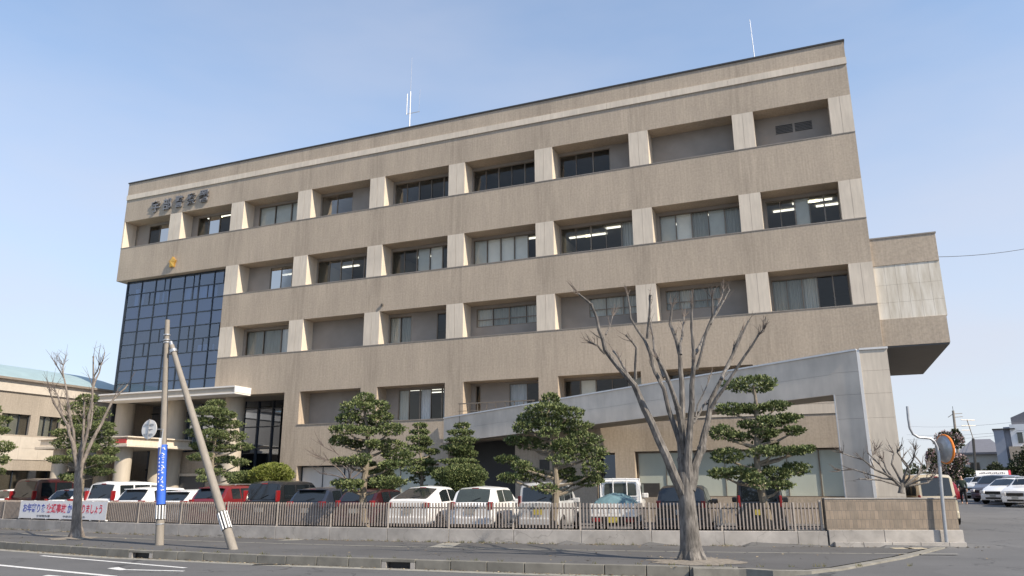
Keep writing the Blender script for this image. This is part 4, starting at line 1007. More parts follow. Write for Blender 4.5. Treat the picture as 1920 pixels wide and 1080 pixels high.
BT = [([(1298, 1052), (1293, 1000), (1289, 950), (1286, 915), (1284, 885)], 39, 24, 0),
 ([(1284, 935), Z(552, 1060), Z(470, 870), Z(400, 720), Z(350, 600), Z(270, 510), Z(200, 420), Z(170, 320), Z(130, 190), Z(70, 140)], 20, 3, -.8),
 ([Z(350, 590), Z(290, 500), Z(245, 430)], 6, 3, .5), ([Z(355, 570), Z(360, 410), Z(310, 350)], 6, 3, -.5), ([Z(200, 440), Z(165, 400), Z(130, 385)], 5, 3, -.4), ([Z(205, 345), Z(240, 250)], 3, 1.5, .4),
 ([Z(598, 1080), Z(585, 960), Z(560, 830), Z(500, 620), Z(430, 440), Z(400, 370), Z(330, 260), Z(315, 150)], 14, 3, .9), ([Z(415, 365), Z(425, 260), Z(430, 150)], 6, 4, -.3), ([Z(500, 560), Z(450, 420), Z(432, 290)], 7, 3, .6),
 ([Z(600, 940), Z(570, 720), Z(530, 600), Z(470, 470)], 13, 5, -1.0),
 ([Z(595, 1120), Z(590, 980), Z(592, 800), Z(590, 600), Z(580, 450), Z(530, 290), Z(540, 205)], 18, 4, .3), ([Z(585, 445), Z(592, 350), Z(600, 260)], 6, 3, .5),
 ([Z(622, 1130), Z(620, 1000), Z(632, 800), Z(640, 600), Z(650, 430), Z(640, 200)], 20, 4, -.6), ([Z(655, 440), Z(700, 360), Z(740, 280), Z(775, 190), Z(800, 120)], 8, 3, .8), ([Z(665, 520), Z(700, 390), Z(745, 250), Z(742, 160)], 6, 3, -.4), ([Z(735, 290), Z(770, 230), Z(830, 120)], 5, 2.5, .6),
 ([Z(632, 1130), Z(655, 1010), Z(690, 920), Z(720, 790), Z(735, 680), Z(780, 590), Z(870, 400), Z(925, 280)], 20, 3, .5), ([Z(738, 720), Z(800, 620), Z(910, 450), Z(975, 350), Z(1000, 320)], 8, 2.5, -.8), ([Z(790, 570), Z(830, 500), Z(890, 330)], 7, 3, .7), ([Z(660, 760), Z(700, 640), Z(740, 540)], 3, 1.5, .4), ([Z(650, 790), Z(700, 700), Z(728, 690)], 5, 3, .4)]
limb_tree('bare_street_tree', 1298, 1052, 18.24, BT, 'big leafless street tree with a thick forked trunk on the pavement at the right', 41, 'bark', 0, twig=7, tl_=.42)
def Z2(x_, y_): return (80 + x_ / 2.84, 640 + y_ / 2.84)
LTREE = [([(143, 1008), (144, 970), (146, 930), (147, 890), (148, 868)], 19, 12, 0),
 ([Z2(188, 730), Z2(180, 650), Z2(160, 540), Z2(135, 450), Z2(100, 390), Z2(60, 330), Z2(40, 270)], 9, 2.5, -.8), ([Z2(150, 480), Z2(145, 390), Z2(130, 300), Z2(115, 200), Z2(75, 130)], 6, 2, .7), ([Z2(112, 190), Z2(110, 130)], 2.5, 1.5, .2),
 ([Z2(105, 400), Z2(85, 300), Z2(70, 270)], 4, 2, .4), ([Z2(190, 640), Z2(215, 520), Z2(220, 420), Z2(222, 330)], 7, 3, .5),
 ([Z2(194, 740), Z2(200, 640), Z2(235, 500), Z2(245, 400), Z2(265, 300), Z2(270, 200), Z2(270, 85)], 7, 2.5, -.5), ([Z2(270, 250), Z2(285, 200), Z2(310, 130), Z2(330, 62)], 4, 1.5, .5), ([Z2(270, 190), Z2(300, 130)], 3, 1.5, -.5),
 ([Z2(197, 730), Z2(208, 650), Z2(245, 570), Z2(290, 480), Z2(330, 400), Z2(375, 310), Z2(415, 270), Z2(450, 235)], 9, 2.5, .8), ([Z2(175, 600), Z2(165, 480), Z2(150, 420), Z2(135, 370)], 6, 3, -.3), ([Z2(250, 470), Z2(262, 400), Z2(268, 330)], 4, 2, .5)]
limb_tree('bare_street_tree', 143, 1008, 27.2, LTREE, 'slender leafless street tree in front of the banner at the left', 43, 'bark_pale', 0, twig=8, tl_=.8)
for (cx_, cy_, rr_, nm) in ((4.15, 18.15, 1.0, 'soil'), (-15.1, 27.1, .8, 'soil')):
    b = MB(); pr_ = random.Random(int(rr_ * 10)); n = 26; ring = []
    for k in range(n):
        a_ = 2 * math.pi * k / n; r_ = rr_ * pr_.uniform(.8, 1.15); ring.append((cx_ + math.cos(a_) * r_ * 1.0, cy_ + math.sin(a_) * r_ * .95, .007))
    b.v.append((cx_, cy_, .06)); b.v += ring
    b.f += [(0, 1 + k, 1 + (k + 1) % n) for k in range(n)]; b.m += [0] * n
    b.build('tree_pit', mat('pit_soil', (.20, .175, .145), .95, .35, 9, .7), kind='structure')
# leafless ornamental shrubs
SH = [([(1690, 925), (1690, 915), (1689, 905)], 10, 8, 0), ([(1688, 912), (1672, 895), (1640, 880), (1618, 862), (1580, 850)], 6, 1.5, -.6), ([(1686, 908), (1662, 880), (1655, 862)], 5, 2, .4), ([(1692, 910), (1700, 880), (1712, 862), (1716, 845)], 5, 2, -.5), ([(1692, 908), (1672, 870), (1676, 850), (1668, 836)], 5, 2, .5), ([(1694, 912), (1715, 895), (1738, 880), (1742, 868)], 5, 2, .4), ([(1696, 912), (1725, 900), (1745, 898)], 4, 2, -.4), ([(1690, 910), (1664, 892), (1650, 872), (1628, 850)], 4, 2, .7), ([(1693, 912), (1705, 895), (1700, 870), (1682, 848), (1690, 835)], 4, 2, -.6), ([(1692, 912), (1722, 890), (1728, 872), (1718, 858)], 4, 2, .6), ([(1684, 910), (1650, 900), (1612, 898)], 4, 2, -.7), ([(1698, 912), (1740, 905), (1755, 888)], 4, 2, .3), ([(1680, 900), (1655, 897), (1600, 880), (1578, 882)], 4, 1.5, .3), ([(1640, 880), (1632, 862), (1640, 845)], 3, 1.2, .2), ([(1704, 880), (1690, 862), (1698, 850)], 3, 1.5, .3)]
limb_tree('bare_shrub', 1690, 930, 23.6, SH, 'leafless gnarled shrub poking above the tiled garden wall', 47, 'bark', 0, cat='shrub', twig=10, tl_=.42, zb=.1)
SH2 = [([(655, 915), (655, 905), (654, 898)], 6, 5, 0), ([(655, 905), (640, 885), (620, 868), (600, 858)], 3, 1, -.5), ([(655, 900), (648, 868), (630, 848), (608, 838)], 3, 1, .4), ([(656, 900), (662, 870), (672, 850), (660, 835)], 3, 1, -.4), ([(657, 900), (680, 880), (700, 870), (715, 862)], 3, 1, .5), ([(654, 900), (630, 892), (600, 888)], 3, 1, .3), ([(650, 880), (632, 860), (612, 862)], 2, 1, .6), ([(656, 890), (676, 866), (690, 852)], 2, 1, -.3)]
limb_tree('bare_shrub', 655, 915, 31.5, SH2, 'fine reddish leafless shrub behind the long-trunked pine', 49, 'twig', 0, cat='shrub', twig=9, tl_=.8, zb=.12)

# ------------------------------------------------------------------ poles, mirror
pb0 = grd(299, 1022); ptop = at(314, 600, pb0.y)
ut = empty('utility_pole', pb0, 0, 'upright concrete pole with blue wrap and striped band left of the leaning pole', 'pole')
ax_ = (ptop - pb0); axn = ax_.normalized()
def onp(py):
    f = (1022 - py) / (1022 - 600); return ax_ * f
b = MB(); b.tube([(0, 0, -.05), ax_ * .5, ax_], [.128, .10, .072], 18); b.build('shaft', M['pole'], ut, smooth=True)
def sleeve(par, p0, p1, r_, m_, nm, seg=20, **k):
    b = MB(); b.tube([p0, p1], r_, seg); return b.build(nm, m_, par, smooth=True, **k)
sleeve(ut, onp(950), onp(842), .134, M['bluev'], 'blue_wrap')
sl_ = sleeve(ut, onp(977), onp(950.5), .136, M['black'], 'striped_band')
b = MB()
for k in range(9):
    a_ = k * 2 * math.pi / 9; b.tube([onp(976) + Vector((math.cos(a_), math.sin(a_), 0)) * .124, onp(951.5) + Vector((math.cos(a_), math.sin(a_), 0)) * .124], .027, 8)
b.build('white_stripe', M['whitep'], sl_)
for py in (640, 630, 645, 985): sleeve(ut, onp(py + 1), onp(py - 1), .134 if py > 700 else .105, M['galv'], 'clamp')
# marks on the blue wrap: white brush-like characters reading down
rr = random.Random(5)
b = MB()
for k in range(11):
    py = 850 + k * 7.6; c = onp(py); rad = .134
    for j in range(3):
        a_ = -1.05 + rr.uniform(-.14, .14); z_ = c.z + rr.uniform(-.03, .05); 
        p = c + Vector((math.cos(a_) * rad, math.sin(a_) * rad, 0)); p.z = z_
        b.tube([p, p + Vector((rr.uniform(-.045, .045), -.003, rr.uniform(-.05, .03)))], .016, 5)
for k in range(8):
    py = 862 + k * 7; c = onp(py); a_ = -1.9; p = c + Vector((math.cos(a_) * .134, math.sin(a_) * .134, 0)); b.tube([p, p + Vector((.0, 0, .05))], .011, 5)
b.build('lettering', M['whitep'], ut)
# round sign seen from behind
sg = empty('round_road_sign', onp(830) + pb0, 0, 'round road sign seen from behind, clamped to the upright pole', 'sign')
dc = at(280, 805, pb0.y - .1) - (onp(830) + pb0); b = MB()
yaw = Matrix.Rotation(R(-20), 4, 'Z')
def disc(b_, c, r_, th, seg=28, M4=Matrix.Identity(4), mi=0):
    pts = [(math.cos(2 * math.pi * k / seg) * r_, math.sin(2 * math.pi * k / seg) * r_) for k in range(seg)]
    b_.prism(pts, -th / 2, th / 2, mi, M=Matrix.Translation(c) @ M4)
disc(b, dc, .295, .02, M4=yaw); b.build('disc', M['trim'], sg)
b = MB(); b.box(-.02, .02, -.05, -.012, -.31, .31, 0, Matrix.Translation(dc) @ yaw)
for z_ in (-.15, .15): b.box(-.18, .18, -.035, -.012, z_ - .02, z_ + .02, 0, Matrix.Translation(dc) @ yaw)
b.build('stiffener', M['galv'], sg)
b = MB(); a0 = at(306, 805, pb0.y - .17) - (onp(830) + pb0); b.tube([dc + Vector((0, -.03, 0)), a0, a0 + Vector((-.02, 0, -.75))], .022, 8); b.build('bracket', M['galv'], sg)
b = MB(); p = at(301, 830, pb0.y - .17) - (onp(830) + pb0); b.box(p.x - .05, p.x + .04, p.y - .02, p.y, p.z - .14, p.z + .14); b.build('plate', M['whitep'], sg)
# leaning strut
q0 = grd(437, 1030); q1 = at(322, 648, pb0.y - .02)
stt = empty('leaning_pole', q0, 0, 'thick concrete pole leaning left as a prop, striped band low down', 'pole')
v_ = q1 - q0; b = MB(); b.tube([v_ * -.01, v_ * .5, v_ * 1.0], [.128, .108, .076], 18); b.build('shaft', M['pole'], stt, smooth=True)
f0, f1 = (1030 - 998) / 382, (1030 - 968) / 382
s2 = sleeve(stt, v_ * f0, v_ * f1, .134, M['black'], 'striped_band'); b = MB(); u_ = v_.normalized().orthogonal().normalized(); w2 = v_.normalized().cross(u_)
for k in range(9):
    a_ = k * 2 * math.pi / 9; o_ = (u_ * math.cos(a_) + w2 * math.sin(a_)) * .122; b.tube([v_ * (f0 + .003) + o_, v_ * (f1 - .003) + o_], .027, 8)
b.build('white_stripe', M['whitep'], s2)
sleeve(stt, v_ * .96, v_ * .975, .115, M['galv'], 'clamp'); sleeve(stt, v_ * .975, v_ * 1.02, .06, M['galv'], 'bracket')
# curved mirror post
mb0 = grd(1773, 1003, 0); 
mb0 = Vector((mb0.x * .86, mb0.y * .86, .13 * 0)); mY = Yf(fence_x(1773)) - .14
mb0 = at(1773, 1003, mY); mb0.z = .13
mr = empty('traffic_mirror_post', mb0, 0, 'bent galvanised post with a round orange rimmed traffic mirror seen from behind', 'mirror post')
pp = [(1773, 1003), (1769, 960), (1764, 905), (1760, 850), (1757, 838), (1752, 828), (1744, 822), (1734, 821), (1722, 820), (1712, 814), (1706, 803), (1703, 785), (1701, 762)]
P_ = [at(x_, y_, mY) - mb0 for x_, y_ in pp]; P_[0].z = 0; 
b = MB(); b.tube(P_, [.048] * 4 + [.034] * 9, 12); b.build('post', M['galv'], mr, smooth=True)
mc = at(1770, 842, mY + .1) - mb0; yaw = Matrix.Rotation(R(-86), 4, 'Z'); b = MB()
n = 32; rings = [(0, .0, -.10), (.15, 0, -.09), (.27, 0, -.05), (.36, 0, .0)]
prof = [(.02, -.13), (.18, -.12), (.31, -.07), (.38, 0)]
TM = Matrix.Translation(mc) @ yaw
for (ra_, ya_), (rb_, yb_) in zip(prof[:-1], prof[1:]):
    for k in range(n):
        a0_, a1_ = 2 * math.pi * k / n, 2 * math.pi * (k + 1) / n
        b.add([TM @ Vector((math.cos(a0_) * ra_, ya_, math.sin(a0_) * ra_)), TM @ Vector((math.cos(a1_) * ra_, ya_, math.sin(a1_) * ra_)), TM @ Vector((math.cos(a1_) * rb_, yb_, math.sin(a1_) * rb_)), TM @ Vector((math.cos(a0_) * rb_, yb_, math.sin(a0_) * rb_))], ((0, 1, 2, 3),))
o = b.build('mirror_back', M['galv'], mr, smooth=True)
b = MB(); rim = [TM @ Vector((math.cos(2 * math.pi * k / n) * .385, .03, math.sin(2 * math.pi * k / n) * .385)) for k in range(n + 1)]; b.tube(rim, .035, 8); b.build('rim', M['orange'], mr, smooth=True)
b = MB(); disc(b, mc, .37, .01, M4=yaw @ Matrix.Translation((0, .05, 0))); b.build('mirror_face', M['chrome'], mr)

# ------------------------------------------------------------------ cars
def lerp(a_, b_, f): return a_ + (b_ - a_) * f
def make_car(name, spec, loc, rz, color, label, group, cat='car', plate='plate_w', glass='carglass', cupper=None):
    """spec: keys (y, ztop), belt, hw, hr, L ; local y: 0 rear -> L front ; rear faces -y"""
    K = spec['keys']; belt = spec['belt']; hw = spec['hw']; hr = spec['hr']; L0 = spec['L']; zb = spec.get('zb', .22)
    root = empty(name, loc, rz, label, cat, group)
    def zt(y): return interp(y, [k[0] for k in K], [k[1] for k in K])
    roofz = max(k[1] for k in K)
    def hwf(y):   # plan taper
        e = .10 * (1 - sm(0, .35, y)) + .16 * (sm(L0 - .9, L0, y)); return hw * (1 - e)
    def sec(y):
        t_ = zt(y); h = hwf(y); bl = belt(y) if callable(belt) else belt
        pts = [(0, zb), (h * .88, zb), (h * .985, zb + .10), (h, zb + .32)]
        if t_ > bl + .06:
            f = min(1, (t_ - bl) / (roofz - bl)); rr_ = lerp(h * .965, h * hr / hw, f)
            pts += [(h * .98, bl), (rr_, bl + (t_ - bl) * .86), (rr_ * .88, t_ - .02 * f), (0, t_ + .03 * f)]
        else:
            pts += [(h * .985, min(bl, t_) - .10), (h * .955, t_ - .035), (h * .82, t_ - .004), (0, t_ + .015)]
        return pts
    yst = sorted(set([k[0] for k in K] + [L0 * i / 22 for i in range(23)])); b = MB(); ns = 8
    for y in yst:
        s_ = sec(y); full = s_ + [(-x_, z_) for x_, z_ in s_[-2:0:-1]]
        b.v += [(x_, y, z_) for x_, z_ in full]
    m_ = 14
    for i in range(len(yst) - 1):
        for k in range(m_):
            a_ = i * m_ + k; c_ = i * m_ + (k + 1) % m_; b.f.append((a_, c_, c_ + m_, a_ + m_)); b.m.append(0)
    b.f.append(tuple(range(m_))); b.m.append(0); b.f.append(tuple((len(yst) - 1) * m_ + k for k in range(m_ - 1, -1, -1))); b.m.append(0)
    body = b.build('body', P[color], root, smooth=True, bevel=.02)
    def patch(y0, y1, k0, k1, side=0, off=.012, ny=10, nk=4):
        q = MB()
        def pt(y, kk):
            s_ = sec(y); i = min(int(kk), 6); f = kk - i; x_ = lerp(s_[i][0], s_[i + 1][0], f); z_ = lerp(s_[i][1], s_[i + 1][1], f); return Vector((x_, y, z_))
        kr = [lerp(k0, k1, j / nk) for j in range(nk + 1)]
        def nor(y, kk):
            e = .01; a_ = pt(y + e, kk) - pt(max(0, y - e), kk); c_ = pt(y, min(6.99, kk + e)) - pt(y, kk - e); n_ = a_.cross(c_).normalized()
            if n_.x < 0: n_ = -n_
            if n_.z < 0 and kk > 5: n_ = -n_
            return n_
        for sgn in ((1, -1) if side == 0 else (side,)):
            base = len(q.v)
            for i in range(ny + 1):
                y = lerp(y0, y1, i / ny)
                for kk in kr:
                    p = pt(y, kk); n_ = nor(y, min(6.98, kk)); p = p + n_ * off; q.v.append((p.x * sgn, p.y, p.z))
            for i in range(ny):
                for j in range(nk):
                    a_ = base + i * (nk + 1) + j; q.f.append((a_, a_ + 1, a_ + nk + 2, a_ + nk + 1)); q.m.append(0)
        return q
    gm = M[glass]
    sw_ = spec['rear']      # (y0,y1) of rear window slope
    patch(sw_[0], sw_[1], 6.05, 7, off=.014, ny=8, nk=4).build('rear_window', gm, root, smooth=True)
    wf = spec['front']; patch(wf[0], wf[1], 6.05, 7, off=.014, ny=8, nk=4).build('windshield', gm, root, smooth=True)
    for y0, y1 in spec['side']:
        for sd_ in (1, -1): patch(y0, y1, 4.14, 4.95, side=sd_, off=.010).build('side_window', gm, root, smooth=True)
    hb = hwf(.03); rz_ = spec.get('lamp', (.78, 1.02)); lw = spec.get('lampw', .16)
    for sgn in (-1, 1):
        q = MB(); xa_, xb_ = sorted((sgn * (hb - lw), sgn * (hb + .012))); q.box(xa_, xb_, -.025, .20 if spec.get('wrap', 1) else .02, *rz_); q.build('tail_light', M['lred'], root, bevel=.02)
        q = MB(); hf = hwf(L0); xa_, xb_ = sorted((sgn * (hf - .22), sgn * (hf + .03))); q.box(xa_, xb_, L0 - .22, L0 + .02, .62, .78); q.build('headlight', M['lclear'], root, bevel=.03)
        q = MB(); ym = wf[0] - .02 if wf[0] < wf[1] else wf[1]; ym = spec['mirror']; bl = belt if not callable(belt) else belt(ym)
        xa_, xb_ = sorted((sgn * (hw - .03), sgn * (hw + .19))); q.box(xa_, xb_, ym - .08, ym + .06, bl - .02, bl + .15); q.build('wing_mirror', P[color], root, bevel=.03)
    q = MB(); q.box(-hb * .98, hb * .98, -.09, .10, zb + .02, zb + .30); q.build('bumper', P[spec.get('bump', color)] if spec.get('bump', color) in P else M['black'], root, bevel=.045)
    q = MB(); q.box(-hb * .8, hb * .8, -.10, .0, zb - .02, zb + .07); q.build('lower_trim', M['black'], root, bevel=.02)
    q = MB(); q.box(-.165, .165, -.045 - spec.get('po', 0), -.02 - spec.get('po', 0), *spec.get('plate', (.62, .785))); q.build('number_plate', M[plate], root)
    r_ = spec.get('wr', .30)
    for yw in (spec.get('w0', .62), L0 - spec.get('w1', .72)):
        for sgn in (-1, 1):
            q = MB(); M4 = Matrix.Translation((sgn * (hw * .985), yw, r_ - .02)) @ Matrix.Rotation(R(90), 4, 'Z'); disc(q, Vector((sgn * hw * .99, yw, r_)), r_ + .055, .05, M4=Matrix.Rotation(R(90), 4, 'Z')); q.build('wheel_arch', M['black'], root)
            q = MB(); disc(q, Vector((sgn * (hw - .065), yw, r_)), r_, .19, M4=Matrix.Rotation(R(90), 4, 'Z')); wh = q.build('wheel', M['tyre'], root, bevel=.02)
            q = MB(); disc(q, Vector((sgn * (hw + .032), yw, r_)), r_ * .62, .02, 20, M4=Matrix.Rotation(R(90), 4, 'Z')); q.build('rim', M['rim'], wh)
    q = MB(); hf2 = hwf(L0) ; q.box(-hf2 * .98, hf2 * .98, L0 - .12, L0 + .06, zb, .56); q.build('front_bumper', P[color], root, bevel=.05)
    q = MB(); q.box(-hf2 * .6, hf2 * .6, L0 - .02, L0 + .075, .58, .74); q.box(-hf2 * .6, hf2 * .6, L0 + .05, L0 + .07, zb + .06, zb + .17); q.build('grille', M['black'], root, bevel=.01)
    q = MB(); q.box(-.165, .165, L0 + .075, L0 + .09, .42, .58); q.build('front_plate', M[plate], root)
    # tailgate seam, handle, wiper, third lamp
    q = MB(); q.box(-.28, .28, -.02, .012, spec.get('plate', (.62, .785))[1] + .03, spec.get('plate', (.62, .785))[1] + .07); q.build('tailgate_trim', M['chrome'] if spec.get('chrome') else M['black'], root, bevel=.01)
    yr = sw_[0]; zr = zt(yr); q = MB(); zc = zt(lerp(sw_[0], sw_[1], .2)); q.tube([(0, lerp(*sw_, .02) - .03, zt(lerp(*sw_, .02)) + .03), (.30, lerp(*sw_, .25) - .03, zt(lerp(*sw_, .25)) + .03)], .010, 5); q.build('rear_wiper', M['black'], root)
    q = MB(); q.box(-.12, .12, sw_[1] - .03, sw_[1] + .03, zt(sw_[1]) + .005, zt(sw_[1]) + .05); q.build('brake_light', M['lred'], root, bevel=.01)
    if spec.get('spoiler'):
        q = MB(); q.box(-hr * .86, hr * .86, sw_[1] - .14, sw_[1] + .12, zt(sw_[1]) + .005, zt(sw_[1]) + .04); q.build('spoiler', P[color], root, bevel=.015)
    if spec.get('rails'):
        for sgn in (-1, 1):
            q = MB(); q.tube([(sgn * hr * .84, 1.0, roofz + .0), (sgn * hr * .84, 1.1, roofz + .045), (sgn * hr * .84, 2.6, roofz + .045), (sgn * hr * .84, 2.7, roofz)], .015, 6); q.build('roof_rail', M['galv'], root)
    return root
def shape(kind, H, hw, L):
    if kind == 'hatch': return dict(keys=[(0, .92), (.10, 1.0), (.48, H - .09), (.75, H - .03), (1.5, H), (2.3, H - .02), (L - 1.05, 1.02), (L - .6, .93), (L - .15, .78), (L, .62)], belt=.93, hw=hw, hr=hw * .80, L=L, rear=(.12, .46), front=(2.4, L - 1.15), side=[(.75, 1.35), (1.42, 2.45)], mirror=2.55, spoiler=0, lamp=(.80, 1.06), lampw=.13)
    if kind == 'box': return dict(keys=[(0, .98), (.05, 1.02), (.16, H - .10), (.30, H - .02), (1.5, H), (L - 1.35, H - .05), (L - .62, 1.06), (L - .35, .98), (L - .05, .80), (L, .6)], belt=.98, hw=hw, hr=hw * .88, L=L, rear=(.055, .15), front=(L - 1.28, L - .68), side=[(.28, .85), (.92, 1.75), (1.82, L - 1.25)], mirror=L - 1.1, lamp=(.86, 1.22), lampw=.07, wr=.28, w0=.55, w1=.6)
    if kind == 'minivan': return dict(keys=[(0, 1.02), (.06, 1.06), (.26, H - .10), (.45, H - .02), (2.0, H), (L - 1.75, H - .05), (L - .95, 1.10), (L - .3, .88), (L, .62)], belt=1.02, hw=hw, hr=hw * .86, L=L, rear=(.07, .25), front=(L - 1.68, L - 1.02), side=[(.42, 1.2), (1.28, 2.2), (2.28, L - 1.6)], mirror=L - 1.4, lamp=(1.0, 1.42), lampw=.07, wr=.32, w0=.75, w1=.85)
    if kind == 'suv': return dict(keys=[(0, 1.0), (.08, 1.08), (.42, H - .10), (.65, H - .03), (1.7, H), (2.5, H - .03), (L - 1.25, 1.12), (L - .35, .98), (L - .08, .84), (L, .62)], belt=1.02, hw=hw, hr=hw * .80, L=L, rear=(.10, .40), front=(2.6, L - 1.32), side=[(.62, 1.15), (1.22, 1.95), (2.02, 2.75)], mirror=2.75, spoiler=1, rails=1, lamp=(.85, 1.08), lampw=.20, wr=.33, w0=.75, w1=.85)
    if kind == 'wagon': return dict(keys=[(0, .92), (.08, 1.0), (.50, H - .08), (.8, H - .02), (1.8, H), (2.6, H - .03), (L - 1.3, 1.0), (L - .35, .86), (L, .60)], belt=.93, hw=hw, hr=hw * .80, L=L, rear=(.10, .48), front=(2.7, L - 1.4), side=[(.7, 1.3), (1.38, 2.15), (2.22, 2.9)], mirror=2.85, lamp=(.78, 1.02), lampw=.22, wr=.31, w0=.8, w1=.85, spoiler=1)
    if kind == 'sedan': return dict(keys=[(0, .90), (.10, 1.02), (.55, 1.05), (1.35, H - .04), (2.0, H), (2.6, H - .03), (L - 1.3, .98), (L - .35, .82), (L, .60)], belt=.93, hw=hw, hr=hw * .76, L=L, rear=(.60, 1.28), front=(2.7, L - 1.4), side=[(1.3, 2.05), (2.12, 2.9)], mirror=2.85, lamp=(.76, .96), lampw=.25, wr=.31, w0=.9, w1=.85)
    if kind == 'lift': return dict(keys=[(0, .86), (.03, 1.06), (.10, 1.10), (1.5, H - .02), (2.0, H), (2.5, H - .03), (L - 1.1, .96), (L - .35, .80), (L, .58)], belt=.94, hw=hw, hr=hw * .76, L=L, rear=(.16, 1.30), front=(2.6, L - 1.2), side=[(1.1, 1.9), (1.98, 2.85)], mirror=2.8, lamp=(.82, 1.0), lampw=.2, wr=.31, w0=.85, w1=.85)
RZ = -.31
def park(px_l, dist, kind, H, hw, L, color, label, rz=RZ, **kw):
    """px_l: pixel of the left edge of the rear; dist: metres of the rear behind the fence line"""
    lo, hi = -40, 20
    rr_ = ray(px_l, 950); k_ = rr_.x / rr_.y
    for _ in range(50):
        mid = (lo + hi) / 2
        if mid / (Yf(mid) + dist) < k_: lo = mid
        else: hi = mid
    corner = Vector((lo, Yf(lo) + dist, .12)); right = Vector((math.cos(rz), math.sin(rz), 0))
    c = corner + right * hw
    sp = shape(kind, H, hw, L); sp.update(kw.pop('spec', {}))
    return make_car(kw.pop('name', 'parked_car'), sp, c, rz, color, label, kw.pop('group', 'cars parked behind the fence'), **kw)
park(-32, 2.9, 'hatch', 1.50, .82, 3.9, 'white', 'white car cut off by the left edge of the photo')
park(12, 2.9, 'minivan', 2.0, .84, 4.4, 'darkred', 'dark red minivan behind the left end of the banner')
park(79, 2.7, 'hatch', 1.52, .83, 3.9, 'white', 'white hatchback behind the banner, beside the dark red minivan')
park(153, 2.8, 'minivan', 1.82, .85, 4.5, 'white', 'white boxy minivan just right of the slender bare tree')
park(208, 2.8, 'wagon', 1.56, .86, 4.4, 'white', 'white wagon left of the upright pole')
park(285, 2.7, 'wagon', 1.45, .85, 4.4, 'white', 'low white wagon between the upright and leaning poles')
park(350, 2.8, 'suv', 1.62, .87, 4.4, 'red', 'red sport utility car right behind the leaning pole')
park(451, 2.8, 'minivan', 1.78, .85, 4.3, 'black', 'tall black minivan in front of the round bush')
park(534, 2.7, 'wagon', 1.52, .86, 4.5, 'navy', 'dark navy wagon between the black minivan and the pine trunk')
park(625, 2.7, 'hatch', 1.46, .84, 4.0, 'darkred', 'very dark red hatchback partly behind the long pine trunk')
park(722, 2.8, 'lift', 1.55, .88, 4.5, 'white', 'white liftback with split rear glass right of the long-trunked pine')
park(841, 2.9, 'hatch', 1.53, .83, 3.8, 'white', 'white hatchback with round tail lamps under the layered pine', spec=dict(keys=[(0, .90), (.10, .98), (.40, 1.42), (.65, 1.50), (1.5, 1.53), (2.3, 1.50), (2.8, 1.02), (3.3, .93), (3.65, .78), (3.8, .62)], lamp=(.76, 1.02)), glass='carglassg')
park(968, 2.6, 'box', 1.66, .74, 3.4, 'silver', 'silver white box-shaped small car behind the dense pine trunk', plate='plate_y')
park(1226, 2.9, 'hatch', 1.56, .86, 4.1, 'black', 'black hatchback partly behind the big bare tree', glass='carglass')
park(1380, 2.9, 'box', 1.80, .74, 3.4, 'black', 'tall black box-shaped small car behind the flat-topped pine', plate='plate_y')

